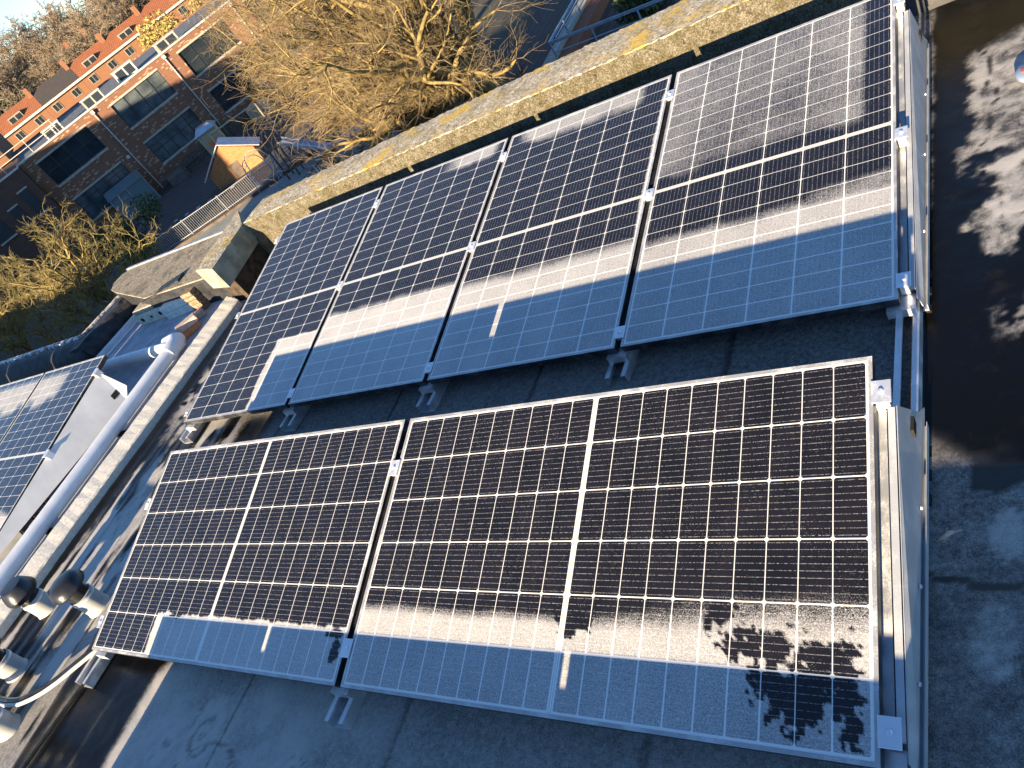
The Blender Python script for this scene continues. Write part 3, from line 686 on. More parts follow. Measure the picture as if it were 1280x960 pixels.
# left array on the neighbour's roof
ZL = .36; tL = .146
def fL(X, Y, u, v):
    n = fbm(X, Y, 6, 8)
    f = .6 * sst(1.70, 1.90, Y + .25 * (n - .5)) * sst(-6.1, -6.35, X) * sst(2.2, 2.05, Y)
    return np.maximum(f, .8 * sst(.9, .75, Y + .1 * (n - .5)))
xr = -5.745
for k in range(4):
    y0 = 2.185 - PL * math.cos(tL); z0 = ZL - PL * math.sin(tL)
    panel(portrait(xr - (k + 1) * PW - k * .03, y0, z0, tL), fL, ('upright panel at the left photo edge with a white side plate at its right', 'upright panel cut by the left photo edge, left of the plated one', 'panel outside the photo further left', 'panel outside the photo, last of the left row')[k], 'solar panels on the neighbouring roof', hi=k < 2)
e = empty('side_plate', (0, 0, 0), 'white wedge-shaped plate with a square hole, closing the left panel row', 'metal side plate', 'side plates closing the panel rows')
hp = [(.36, .215, .0), (2.00, .095, .03), (1.90, .40, .0), (.34, .235, .0)]
b = MB()
pts = [Vector((-5.71, .42, .050)), Vector((-5.60, 1.95, .050)), Vector((-5.603, 2.04, .125)), Vector((-5.725, 2.03, .320)), Vector((-5.735, .55, .115))]
b.hexa(pts, [q + Vector((.003, 0, 0)) for q in pts]); b.build('plate', noisy('frosted_plate', (.42, .44, .46), (.52, .54, .56), 5, .55), e)
b = MB(); b.obox((-5.632, 1.90, .118), (.005, 0, .002), (0, .065, 0), (-.018, .012, .038)); b.build('square_hole', M['hole'], e)
b = MB(); b.box(-5.60, -5.56, 1.90, 2.16, .010, .055); b.build('rail_end', M['galv'], e)
for k, s_ in enumerate((.86, PL - .17)):
    o = MB(); o.box(-.025, .025, -.032, .032, 0, .005); o.box(-.017, .017, -.025, .025, -.05, -.0005)
    q = o.build('clamp', M['clamp'], e); q.matrix_basis = Matrix.Translation((-5.725, 2.185 - (PL - s_) * math.cos(tL), ZL - (PL - s_) * math.sin(tL) + .002)) @ Matrix.Rotation(tL, 4, 'X')
b = MB()
for y in (1.62, 1.50, 1.38, 1.02, .90, .78):
    x = -5.60 - (1.95 - y) * .075
    b.hexa([(x - .04, y - .03, .002), (x + .035, y - .03, .002), (x + .035, y + .03, .002), (x - .04, y + .03, .002)], [(x - .04, y - .02, .046), (x + .012, y - .02, .042), (x + .012, y + .02, .042), (x - .04, y + .02, .046)])
b.build('rubber_ribs', M['rubber'], e)
# second low row of the neighbour outside the frame: it shades the left panels
for k in range(3):
    e = empty('solar_panel', (0, 0, 0), 'landscape panel of the neighbour outside the photo', 'solar panel', 'neighbour panels outside the photo')
    e.matrix_basis = lands(-5.9 - k * (PL + .03), -1.2, .12, tB)
    f = bpy.data.objects.new('frame', frame_mesh); COL.objects.link(f); f.parent = e
    s = sheet(None, e.matrix_basis, 6, 6); s.parent = e

# ------------------------------------------------------------------ blocks and bricks on the neighbour's roof
b = empty('hollow_block', (-6.492, 3.22, 0.002), 'grey concrete block with round holes carrying a brown slab', 'concrete block', rot=R(5))
q = MB(); q.box(-.22, .22, -.12, .12, 0, .115); q.build('body', M['block'], b, bevel=.006)
q = MB()
for x in (-.14, .0, .14): q.tube([(x, -.1215, .06), (x, -.10, .06)], .022 if x else .016, 12)
q.build('hole', M['hole'], b)
q = MB(); q.box(-.21, .15, -.13, .12, 0, .045); o = q.build('concrete_slab', M['slab'], bevel=.01); o.location = (-6.492, 3.251, 0.119); o.rotation_euler = (0, 0, R(7)); tag(o, 'weathered brown slab lying on the hollow concrete block', 'slab')
q = MB(); q.box(-.21, .21, -.15, .15, 0, .07); o = q.build('concrete_slab', M['paleslab'], bevel=.006); o.location = (-5.992, 3.21, 0.002); o.rotation_euler = (0, 0, R(7)); tag(o, 'pale concrete slab lowest of the two beside the hollow block', 'slab')
q = MB(); q.box(-.215, .205, -.15, .15, 0, .065); o = q.build('concrete_slab', M['paleslab'], bevel=.006); o.location = (-5.997, 3.215, 0.073); o.rotation_euler = (0, 0, R(8)); tag(o, 'pale concrete slab on top of its twin under the mossy wall end', 'slab')
q = MB()
for k in range(5): q.box(-.06 + .004 * (k % 2), .075 - .004 * (k % 3), -.16, .15, .042 * k, .042 * k + .038)
o = q.build('tile_stack', M['rock'], bevel=.004); o.location = (-5.68, 3.178, 0.002); o.rotation_euler = (0, 0, R(8)); tag(o, 'stack of brown roof tiles between the pale slabs and the mossy wall end', 'tile stack')
q = MB(); q.box(-.5, .04, -.06, .06, 0, .02); o = q.build('felt_scrap', M['darkfelt']); o.location = (-5.9, 3.24, .25); o.rotation_euler = (0, R(-4), R(12)); tag(o, 'black felt strip draped over the grey wall behind the slabs', 'felt scrap')
def brick(loc, rz, m, label):
    q = MB(); q.box(-.10, .10, -.05, .05, 0, .055); o = q.build('brick', m, bevel=.005); o.location = loc; o.rotation_euler = (0, 0, R(rz)); tag(o, label, 'brick', 'loose bricks beside the pale kerb')
brick((-5.607, 2.897, 0.002), 55, M['brick_pink'], 'pinkish brick farthest from the pipe elbow')
brick((-5.524, 2.731, 0.002), 62, M['brick_red'], 'orange brick closest to the pipe elbow')
brick((-5.508, 2.747, 0.059), 52, M['brick_pink'], 'pale frosted brick lying on the orange one')
q = MB(); q.box(-.05, .05, -.04, .04, 0, .05); o = q.build('brick', M['brick_red'], bevel=.006); o.location = (-5.02, 3.06, .02); o.rotation_euler = (0, 0, R(30)); tag(o, 'broken orange brick at the far end of the kerb under the mossy wall', 'brick', 'loose bricks beside the pale kerb')
b = MB()
for k in range(26):
    x = -4.86 + .30 * random.random(); y = 2.86 + .55 * random.random(); s_ = .012 + .03 * random.random()
    a = random.random() * 3; c_, s2 = math.cos(a) * s_, math.sin(a) * s_
    b.hexa([(x - c_, y - s2, .0), (x + s2, y - c_, .0), (x + c_, y + s2, .0), (x - s2, y + c_, .0)], [(x - c_ * .7, y - s2 * .7, s_), (x + s2 * .8, y - c_ * .6, s_ * .7), (x + c_ * .6, y + s2 * .7, s_), (x - s2 * .7, y + c_ * .8, s_ * 1.2)])
tag(b.build('rubble', M['rock']), kind='stuff', label='dark stone rubble in the corner behind the first back panel', cat='rubble')

# ------------------------------------------------------------------ vents, cable, twig, disc
def vent(x, y, label, kind, tilt=0.):
    e = empty('roof_vent', (x, y, 0), label, 'roof vent', 'roof vents left of the near row')
    b = MB(); b.lathe([(.073, 0), (.070, .012), (.066, .02), (.066, .125), (.068, .13), (.061, .131), (.060, .10)], (0, 0, 0), 32); b.build('pipe', M['pvcgrey'], e, True)
    b = MB(); b.lathe([(.0665, .102), (.0690, .103), (.0690, .114), (.0665, .115)], (0, 0, 0), 32); b.build('clamp_band', M['clamp'], e, True)
    b = MB(); b.lathe([(.057, .09), (.055, .19), (.052, .21)], (0, 0, 0), 28); b.build('neck', M['capblack'], e, True)
    b = MB()
    if kind == 'dome': b.lathe([(.06, .20), (.098, .195), (.104, .205), (.10, .222), (.088, .250), (.074, .258), (.064, .263), (.03, .267), (.002, .268)], (0, 0, 0), 36)
    else: b.lathe([(.06, .17), (.088, .165), (.098, .185), (.098, .20), (.072, .255), (.066, .262), (.002, .264)], (0, 0, 0), 36)
    b.build('cap', M['capblack'], e, True)
    if kind == 'red':
        b = MB(); a0, a1 = 3.3, 4.5
        for k in range(6):
            p, q_ = a0 + (a1 - a0) * k / 6, a0 + (a1 - a0) * (k + 1) / 6
            f = lambda a, r, z: (r * math.cos(a), r * math.sin(a), z)
            b.face([f(p, .0965, .207), f(q_, .0965, .207), f(q_, .0765, .252), f(p, .0765, .252)])
        b.build('sticker', M['red'], e)
    return e
vent(-4.02, .275, 'grey pipe vent with round black dome cap next to the panel corner', 'dome')
vent(-4.57, .235, 'grey pipe vent whose black cap has a red sticker', 'red')
vent(-4.42, -.13, 'pipe vent half cut by the left photo edge, above the cable', 'dome')
vent(-4.08, -.40, 'pipe vent half cut by the left photo edge, below the cable', 'dome')
ce = empty('cable_conduit', (0, 0, 0), 'black and pale cables curving from the near left panel corner to the photo edge', 'cable')
path = [(-3.63, .10, .05), (-3.66, .03, .06), (-3.71, -.05, .07), (-3.78, -.14, .075), (-3.87, -.21, .075), (-3.98, -.26, .07), (-4.10, -.285, .06), (-4.3, -.29, .05), (-4.7, -.25, .05)]
def smooth(p, k=6):
    p = [Vector(q) for q in p]; o = []
    for i in range(len(p) - 1):
        a, b_, c, d = p[max(i - 1, 0)], p[i], p[i + 1], p[min(i + 2, len(p) - 1)]
        for j in range(k):
            t = j / k; o.append(.5 * ((2 * b_) + (c - a) * t + (2 * a - 5 * b_ + 4 * c - d) * t * t + (3 * b_ - a - 3 * c + d) * t ** 3))
    return o + [p[-1]]
b = MB(); b.tube(smooth(path), .016, 10); b.build('black_conduit', M['cable'], ce, True)
b = MB(); b.tube([p + Vector((.018, -.024, .004)) for p in smooth(path)], .011, 10); b.build('pale_conduit', M['clear'], ce, True)
b = MB(); b.tube(smooth([(-3.60, .02, .02), (-3.66, -.2, .012), (-3.70, -.5, .012), (-3.72, -.9, .012)]), .009, 8)
tag(b.build('cable', M['cable'], None, True), 'thin black cable running down from the channel end to the photo bottom', 'cable')
b = MB()
for k in range(9):
    p = Vector((.075 + .012 * random.random(), .632 + .02 * random.random(), .010)); q_ = Vector((.135 + .03 * random.random(), .668 + .016 * random.random(), .012))
    m_ = p.lerp(q_, .5) + Vector((.006 * random.random(), -.012 + .02 * random.random(), .012 * random.random()))
    b.tube([p, m_, q_], [.0026, .0052, .0024], 6)
b.tube(smooth([(.112, .655, .012), (.13, .668, .014), (.155, .678, .012), (.163, .672, .010), (.150, .660, .012), (.128, .652, .012)]), 0.0046, 6)
b.tube([(.068, .622, .010), (.085, .636, .012)], .0016, 5); b.tube([(.108, .655, .014), (.116, .683, .018)], .0014, 5)
tag(b.build('dry_twig', M['twig']), 'small tangled dry twig on the frosted felt right of the plates', 'twig')
de = empty('roof_drain_cap', (.472, 2.80, 0), 'round blue cap with a red mark cut by the right photo edge', 'drain cap')
b = MB(); b.lathe([(.03, .0), (.03, .03), (.088, .032), (.088, .044), (.08, .05), (.002, .051)], (0, 0, 0), 36); b.build('cap', M['disc'], de, True)
b = MB(); b.box(-.066, -.02, -.012, .012, .0512, .0526); b.build('red_mark', M['red'], de)

# ================================================================== THE TOWN (level frame)
TH = .976; E1 = Vector((math.cos(TH), math.sin(TH), 0)); N1 = Vector((math.sin(TH), -math.cos(TH), 0)); PF = Vector((-55, 38, 0))
MF = Matrix.Translation(PF) @ Matrix(((E1.x, -N1.x, 0, 0), (E1.y, -N1.y, 0, 0), (0, 0, 1, 0), (0, 0, 0, 1)))   # x along facade, y away from us, z up
def fempty(name, label, cat, group=None, loc=(0, 0, 0)):
    e = empty(name, (0, 0, 0), label, cat, group, True); e.matrix_basis = MF @ Matrix.Translation(loc); return e
def disk(z, r0, m, name):
    b = MB(); n = 48
    b.face([(r0 * math.cos(2 * math.pi * k / n), r0 * math.sin(2 * math.pi * k / n), z) for k in range(n)]); return tag(b.build(name, m), kind='structure', bg=True)
disk(GZ - .008, 900, M['ground'], 'ground')
def sheet_poly(name, pts, z, m):
    b = MB(); b.face([(x, y, z) for x, y in pts]); return tag(b.build(name, m), kind='structure', bg=True)
sheet_poly('school_yard', [(-62, 26), (-47, 23.5), (-35.5, 31.5), (-38, 50), (-47, 52)], GZ, M['paving'])
sheet_poly('playground', [(-47, 23.5), (-30, 20), (-22, 28), (-28, 38), (-35.5, 31.5)], GZ + .004, M['pale_yard'])
sheet_poly('street_paving', [(-21, 31), (-10, 27), (2, 60), (-20, 70)], GZ + .004, M['paving2'])
sheet_poly('planting_bed', [(-30, 20), (-6, 14), (-8, 28), (-21, 31.5), (-22, 28)], GZ + .010, M['soil'])

# --- school
se = fempty('school_building', 'two storey brown brick school with large dark windows and a zinc roof edge', 'building')
ZR = -3.2; ZB = GZ - .2
wins = [(-5.05, -.67), (1.56, 5.88), (7.79, 12.1), (14.1, 18.4)]
b = MB()
xs = [-6.0]
for a, c in wins: xs += [a, c]
xs += [20.0]
zU = (-5.68, -3.80); zL = (-8.86, -7.06)
for i in range(len(xs) - 1):
    x0, x1 = xs[i], xs[i + 1]
    segs = [(ZB, ZR)] if i % 2 == 0 else [(ZB, zL[0]), (zL[1], zU[0]), (zU[1], ZR)]
    for z0, z1 in segs: b.face([(x0, 0, z0), (x1, 0, z0), (x1, 0, z1), (x0, 0, z1)])
b.face([(20, 0, ZB), (20, 13, ZB), (20, 13, ZR), (20, 0, ZR)]); b.face([(-6, 13, ZB), (-6, 0, ZB), (-6, 0, ZR), (-6, 13, ZR)]); b.face([(20, 13, ZB), (-6, 13, ZB), (-6, 13, ZR), (20, 13, ZR)])
for i in range(1, len(xs) - 1, 2):
    for z0, z1 in (zL, zU):
        x0, x1 = xs[i], xs[i + 1]; d = .16
        b.face([(x0, 0, z0), (x0, d, z0), (x0, d, z1), (x0, 0, z1)]); b.face([(x1, 0, z0), (x1, 0, z1), (x1, d, z1), (x1, d, z0)])
        b.face([(x0, 0, z1), (x0, d, z1), (x1, d, z1), (x1, 0, z1)])
b.build('wall', M['school'], se, merge=False)
b = MB(); b.face([(-6, .3, ZR - .12), (20, .3, ZR - .12), (20, 13, ZR - .12), (-6, 13, ZR - .12)]); b.build('roof', M['bluegravel'], se)
b = MB(); b.box(-6.1, 20.1, -.10, .28, ZR + .002, ZR + .12); b.build('roof_edge', M['roofedge'], se)
def window(par, x0, x1, z0, z1, nc, up, blind):
    f = MB(); t = .055; y0, y1 = .10, .158
    f.box(x0, x1, y0, y1, z0, z0 + t); f.box(x0, x1, y0, y1, z1 - t, z1); f.box(x0, x0 + t, y0, y1, z0 + t, z1 - t); f.box(x1 - t, x1, y0, y1, z0 + t, z1 - t)
    for k in range(1, nc): x = x0 + (x1 - x0) * k / nc; f.box(x - .028, x + .028, y0 + .004, y1 - .004, z0 + t, z1 - t)
    zm = z0 + (z1 - z0) * .52; f.box(x0 + t, x1 - t, y0 + .008, y1 - .008, zm - .025, zm + .025)
    if up: zq = z0 + (z1 - z0) * .76; f.box(x0 + t, x1 - t, y0 + .01, y1 - .01, zq - .018, zq + .018)
    w_ = f.build('window', M['winframe'], par)
    g = MB(); g.face([(x0, .14, z0), (x1, .14, z0), (x1, .14, z1), (x0, .14, z1)]); g.build('pane', M['blind'] if blind else M['glass'], w_)
    q = MB(); q.box(x0 - .06, x1 + .06, -.06, .10, z0 - .16, z0 - .002); q.build('sill', M['conc'], w_)
    q = MB(); q.box(x0 - .05, x1 + .05, -.025, .09, z1 + .002, z1 + .14); q.build('lintel', M['conc'], w_)
    if blind:
        q = MB()
        for k in range(nc):
            a = x0 + (x1 - x0) * k / nc; c = x0 + (x1 - x0) * (k + 1) / nc
            if (k * 7 + nc) % 3: q.box(a + .06, c - .06, .1405, .146, zm + .05, z1 - .1)
        q.build('blind', noisy('pale_blind', (.16, .18, .17), (.34, .36, .32), 2., .3), w_)
for i, (a, c) in enumerate(wins):
    window(se, a, c, *zU, 4, i > 1, i == 1); window(se, a, c, *zL, 5, True, i != 2)
for x in (.31, 6.83, 13.2):
    q = MB(); q.tube([(x, -.10, ZR - .32), (x, -.10, GZ)], .045, 8); q.box(x - .12, x + .12, -.22, -.002, ZR - .32, ZR - .06); q.build('downpipe', M['roofedge'], se)
q = MB(); q.tube([(.0, -.06, -7.05), (.0, -.001, -7.05)], .13, 16); q.tube([(-.45, -.06, -7.0), (-.45, -.001, -7.0)], .06, 10); q.build('wall_lamp', M['white'], se)
# rooflights behind the roof edge
def rooflight(x, y, w_, d, h, m, label):
    e = fempty('rooflight', label, 'rooflight', 'rooflights on the school roof', (x, y, ZR - .119))
    q = MB(); q.hexa([(0, 0, 0), (w_, 0, 0), (w_, d, 0), (0, d, 0)], [(0, .25, h), (w_, .25, h), (w_, d * .8, h), (0, d * .8, h)]); q.build('housing', m, e)
    q = MB()
    for k in range(2): a = w_ * (.08 + .46 * k); q.obox((a, .04 - .012, .10), (w_ * .38, 0, 0), (0, .012, 0), (0, .24 * .8, h * .8)); 
    q.build('pane', M['winframe'], e)
    q = MB(); q.box(-.05, w_ + .05, .2, d * .85, h + .002, h + .06); q.build('cap', M['white'], e)
rooflight(-3.3, 1.2, 1.4, 1.4, .75, M['white'], 'white framed rooflight leftmost on the school roof')
rooflight(.2, 1.1, 1.6, 1.4, .75, M['greypanel'], 'grey green box rooflight near the left downpipe of the school')
rooflight(3.4, 3.2, 1.7, 1.4, .8, M['white'], 'white rooflight set back behind the second upper window')
rooflight(7.0, 1.4, 1.8, 1.2, .7, M['greypanel'], 'grey green rooflight in front of the yellow tree')
q = MB(); q.box(-4.2, 9.6, .60, .80, 0, .10); o = q.build('roof_gutter', M['roofedge']); tag(o, 'pale blue strip along the school roof edge', 'gutter', bg=True); o.matrix_basis = MF @ Matrix.Translation((0, 0, ZR - .118))
# wing at the left end
we = fempty('school_wing', 'shaded dark brick wing with small windows left of the school', 'building')
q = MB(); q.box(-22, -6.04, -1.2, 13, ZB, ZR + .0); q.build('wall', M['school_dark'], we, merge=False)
q = MB(); q.box(-22, -5.98, -1.3, -.9, ZR + .002, ZR + .10); q.build('roof_edge', M['white'], we)
for (a, c, z0, z1) in ((-7.3, -6.6, -6.2, -4.4), (-8.6, -7.9, -6.3, -4.9), (-7.3, -6.6, -9.4, -7.6), (-10.6, -9.4, -6.2, -4.4)):
    f = MB(); f.box(a, c, -1.26, -1.202, z0, z1); wn = f.build('window', M['winframe'], we)
    q = MB(); q.box(a - .08, c + .08, -1.36, -1.262, z0 - .12, z0 - .002); q.build('sill', M['conc'], wn); q = MB(); q.box(a - .08, c + .08, -1.30, -1.262, z1 + .002, z1 + .12); q.build('lintel', M['conc'], wn)
te = fempty('brick_stair_tower', 'tall dark brick block rising behind the left end of the school', 'building')
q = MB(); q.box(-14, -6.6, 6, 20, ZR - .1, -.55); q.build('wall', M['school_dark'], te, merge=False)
q = MB(); q.box(-14, -6.55, 5.6, 6.0, ZR + .2, ZR + .62); q.build('brick_band', M['rowbrick'], te, merge=False)
re_ = fempty('roof_railing', 'thin white railing at the left end of the school roof', 'railing')
q = MB()
for z in (.55, 1.05): q.tube([(-9.5, .6, ZR + z), (-2.2, .6, ZR + z)], .028, 6)
for x in (-9.4, -7, -4.6, -2.3): q.tube([(x, .6, ZR - .1), (x, .6, ZR + 1.05)], .026, 6)
q.build('rails', M['white'], re_)
# --- row houses behind the school
OFF = 50.
zE, zK = -3.75, -2.35
for k in range(9):
    x0 = -14 + k * 5.6; x1 = x0 + 5.58
    lab = ['row house outside the photo at the far left', 'row house partly hidden behind the brick tower', 'row house with dark slate dormers at the left end of the orange roofs', 'orange roofed row house with a dark roof hatch', 'orange roofed row house with a white gable dormer', 'orange roofed row house with a smoking chimney', 'orange roofed row house behind the yellow tree', 'row house right of the yellow tree', 'last row house seen through the bare twigs'][k]
    e = fempty('row_house', lab, 'house', 'orange roofed row houses behind the school', (x0, OFF, 0))
    wdt = x1 - x0
    q = MB(); q.box(0, wdt, 0, 8, ZB, zE); q.build('wall', M['rowbrick'], e, merge=False)
    q = MB(); m = M['tile_dark'] if k == 2 else M['tile']
    q.face([(0, -.25, zE + .05), (wdt, -.25, zE + .05), (wdt, 2.6, zK + .35), (0, 2.6, zK + .35)]); q.face([(0, 2.6, zK + .35), (wdt, 2.6, zK + .35), (wdt, 8.2, zE), (0, 8.2, zE)])
    q.face([(0, -.25, zE + .05), (0, 2.6, zK + .35), (0, 8.2, zE)]); q.face([(wdt, -.25, zE + .05), (wdt, 8.2, zE), (wdt, 2.6, zK + .35)])
    rf = q.build('roof', m, e, merge=False)
    q = MB(); q.box(0, wdt, -.45, -.02, zE - .22, zE + .03); q.build('gutter', M['white'], e)
    for j, xw in enumerate((.7, 3.6)):
        q = MB(); q.box(xw, xw + 1.05, -.06, -.002, zE - 1.45, zE - .52); wn = q.build('window', M['cream'], e)
        q = MB(); q.box(xw + .08, xw + .49, -.075, -.061, zE - 1.38, zE - .59); q.box(xw + .56, xw + .97, -.075, -.061, zE - 1.38, zE - .59); q.build('pane', M['glass'], wn)
    if k in (1, 3, 4, 6, 8):
        q = MB(); q.box(1.4, 3.2, .35, 1.9, zE + .25, zE + 1.1); d_ = q.build('dormer', M['cream'], e)
        q = MB(); q.box(1.5, 2.2, .335, .348, zE + .4, zE + .98); q.box(2.35, 3.1, .335, .348, zE + .4, zE + .98); q.build('pane', M['glass'], d_)
    q = MB(); q.box(wdt - .55, wdt - .02, 1.9, 2.6, zK - .1, zK + 1.1); q.build('chimney', M['rowbrick'], e, merge=False)
# three houses further back among the trees
for k, (x, y, z1, lab) in enumerate(((4.5, 70, -1.2, 'far house gable showing among bare trees, left one'), (8.2, 78, -.6, 'far house gable with a tall orange chimney among bare trees'), (15.5, 72, .4, 'dark hipped roof behind the orange ridge'))):
    e = fempty('far_house', lab, 'house', 'houses half hidden in the far trees', (x, y, 0))
    q = MB(); q.box(0, 5, 0, 8, ZB, z1 - 2); q.build('wall', M['rowbrick'], e, merge=False)
    q = MB(); q.hexa([(-.3, -.3, z1 - 1.99), (5.3, -.3, z1 - 1.99), (5.3, 8.3, z1 - 1.99), (-.3, 8.3, z1 - 1.99)], [(1.5, 3, z1), (3.5, 3, z1), (3.5, 5, z1), (1.5, 5, z1)]); q.build('roof', M['tile_dark'], e, merge=False)
    q = MB(); q.box(.3, 1.0, 2, 3, z1 - 1.5, z1 + .9); q.build('chimney', M['rowbrick'], e, merge=False)

# --- low things in the school yard
le = fempty('bin_shelter', 'grey green glazed shelter against the school wall', 'shelter')
q = MB(); q.box(-3.2, -.3, -2.4, -2.34, GZ, GZ + 1.9); q.box(-.36, -.3, -2.34, -.05, GZ, GZ + 1.9); q.box(-3.2, -3.14, -2.34, -.05, GZ, GZ + 1.9); q.build('panel', M['shelter'], le)
q = MB(); q.obox((-3.3, -2.5, GZ + 1.92), (3.1, 0, 0), (0, 2.45, .25), (0, 0, .06)); q.build('roof', M['shelter'], le)
for x in (-3.2, -1.75, -.3): q = MB(); q.tube([(x, -2.44, GZ), (x, -2.44, GZ + 1.95)], .03, 6); q.build('post', M['polesteel'], le)
q = MB(); q.box(0, 1.6, -2.6, -.6, 0, .55); o = q.build('concrete_step', noisy('brown_step', (.11, .09, .075), (.16, .13, .11), 2, .9)); o.matrix_basis = MF @ Matrix.Translation((.9, 0, GZ + .002)); tag(o, 'low square brown block beside the glazed shelter', 'platform', bg=True)
fe = fempty('board_fence', 'low dark slatted fence along the school wall', 'fence')
q = MB()
for k in range(34): q.box(2.4 + k * .24, 2.4 + k * .24 + .15, -1.55, -1.5, GZ + .05, GZ + 1.0)
q.build('slats', M['wood_dark'], fe)
q = MB(); q.box(2.4, 10.5, -1.49, -1.44, GZ + .3, GZ + .38); q.box(2.4, 10.5, -1.49, -1.44, GZ + .75, GZ + .83); q.build('rail', M['wood_dark'], fe)
fe = fempty('hand_railing', 'pair of dark tube rails in front of the slatted fence', 'railing')
q = MB()
for yy in (-3.0, -3.9):
    for z in (.45, .9): q.tube([(2.2, yy, GZ + z), (11.5, yy, GZ + z)], .035, 6)
    for k in range(7): q.tube([(2.3 + k * 1.5, yy, GZ), (2.3 + k * 1.5, yy, GZ + .9)], .03, 6)
q.build('rails', M['wood_dark'], fe)
# painted play marks
for k in range(6):
    q = MB(); q.box(-.16, .16, -.16, .16, 0, .004); o = q.build('painted_mark', M['white']); t = k / 5
    o.location = (-46.2 + 4.6 * t, 31.2 + 1.75 * t, GZ + .012); o.rotation_euler = (0, 0, .4); tag(o, 'white painted square in the row on the yard paving', 'painted mark', 'row of white squares on the paving', bg=True)
# bicycle
bc = empty('bicycle', (-49.6, 31.6, GZ), 'dark bicycle parked beside the glazed shelter', 'bicycle', None, True, .5)
for x in (-.52, .52):
    q = MB(); q.tube([(x + .33 * math.cos(a), 0, .34 + .33 * math.sin(a)) for a in np.linspace(0, 2 * math.pi, 21)], .025, 6); q.build('wheel', M['rubber'], bc)
q = MB(); q.tube([(-.52, 0, .34), (-.15, 0, .8), (.40, 0, .82), (.0, 0, .32), (-.15, 0, .8)], .022, 6); q.tube([(.52, 0, .34), (.38, 0, 1.0)], .022, 6); q.build('frame', M['polesteel'], bc)
q = MB(); q.box(-.28, -.02, -.07, .07, .88, .94); q.build('saddle', M['rubber'], bc)
q = MB(); q.tube([(.34, -.28, 1.02), (.38, 0, 1.0), (.34, .28, 1.02)], .02, 6); q.build('handlebar', M['polesteel'], bc)
# long bar fence around the playground
def bar_fence(pts, label, h, step, m, name='bar_fence'):
    e = empty(name, (0, 0, 0), label, 'fence', None, True); bars = MB(); rails = MB()
    for (x0, y0), (x1, y1) in zip(pts[:-1], pts[1:]):
        L_ = math.hypot(x1 - x0, y1 - y0); n = int(L_ / step)
        for k in range(n + 1):
            t = k / n; x, y = x0 + (x1 - x0) * t, y0 + (y1 - y0) * t
            bars.box(x - .011, x + .011, y - .011, y + .011, GZ + .08, GZ + h)
        for z in (.15, h - .02): rails.tube([(x0, y0, GZ + z), (x1, y1, GZ + z)], .024, 6)
        n = max(1, int(L_ / 2.3))
        for k in range(n if (x1, y1) != pts[-1] else n + 1): t = k / n; x, y = x0 + (x1 - x0) * t, y0 + (y1 - y0) * t; q = MB(); q.box(x - .035, x + .035, y - .035, y + .035, GZ, GZ + h + .06); q.build('post', m, e)
    bars.build('bars', m, e); rails.build('rail', m, e)
bar_fence([(-46.5, 24.2), (-43.5, 26.7), (-39.2, 29.7), (-36.5, 32.0), (-33.5, 34.6)], 'long thin metal bar fence between school yard and playground', 1.05, .13, M['polesteel'])
q = MB()
for (x0, y0), (x1, y1) in zip([(-47.4, 23.2), (-43.9, 25.9), (-39.0, 29.2)], [(-43.9, 25.9), (-39.0, 29.2), (-33.3, 34.0)]):
    d = Vector((x1 - x0, y1 - y0, 0)); nn = Vector((d.y, -d.x, 0)).normalized() * .28; q.obox((x0, y0, GZ + .005), d, nn, (0, 0, .16))
tag(q.build('yard_kerb', M['wood_dark']), 'dark kerb beam along the foot of the bar fence', 'kerb', bg=True)
# playhouse: gable towards us
ph = empty('playhouse', (-41.7, 34.3, GZ), 'small brown wooden playhouse with a tin gable roof', 'playhouse', None, True, R(36))
q = MB(); q.hexa([(-1.75, -.05, .0), (1.75, -.05, .0), (1.75, 1.2, 0), (-1.75, 1.2, 0)], [(-1.75, -.05, 1.05), (1.75, -.05, 1.05), (1.75, 1.2, 1.05), (-1.75, 1.2, 1.05)])
q.face([(-1.75, -.05, 1.051), (1.75, -.05, 1.051), (0, -.05, 2.25)]); q.face([(1.75, 1.2, 1.051), (-1.75, 1.2, 1.051), (0, 1.2, 2.25)])
q.build('wall', M['wood'], ph)
for s_ in (-1, 1):
    q = MB(); a = Vector((0, -.25, 2.36)); d = Vector((s_ * 2.15, 0, -1.42)); q.obox(a, d, (0, 1.65, 0), Vector((s_ * .03, 0, .05))); q.build('roof', M['tin'], ph)
q = MB(); q.box(-.35, .35, -.07, -.052, .02, .95); q.build('door_opening', M['wood_dark'], ph)
# wooden cabinet with orange sign
ch = empty('wooden_cabinet', (-47.1, 38.7, GZ), 'narrow pale wooden hut with an orange sign behind the playhouse', 'hut', None, True, R(40))
q = MB()
for k in range(7): q.box(-.75 + k * .215, -.75 + k * .215 + .20, -.05, .0, .1, 2.2)
q.box(-.75, .75, .002, 1.0, .1, 2.2); q.build('wall', M['wood_pale'], ch)
q = MB(); q.hexa([(-.9, -.2, 2.21), (.9, -.2, 2.21), (.9, 1.1, 2.21), (-.9, 1.1, 2.21)], [(-.5, .1, 2.6), (.5, .1, 2.6), (.5, .8, 2.6), (-.5, .8, 2.6)]); q.build('roof', M['tin'], ch)
q = MB(); q.box(-.35, .45, -.075, -.052, .9, 1.5); sg = q.build('sign', M['orange'], ch)
q = MB(); q.box(-.1, .15, -.085, -.076, 1.05, 1.35); q.build('sign_mark', M['red'], sg)
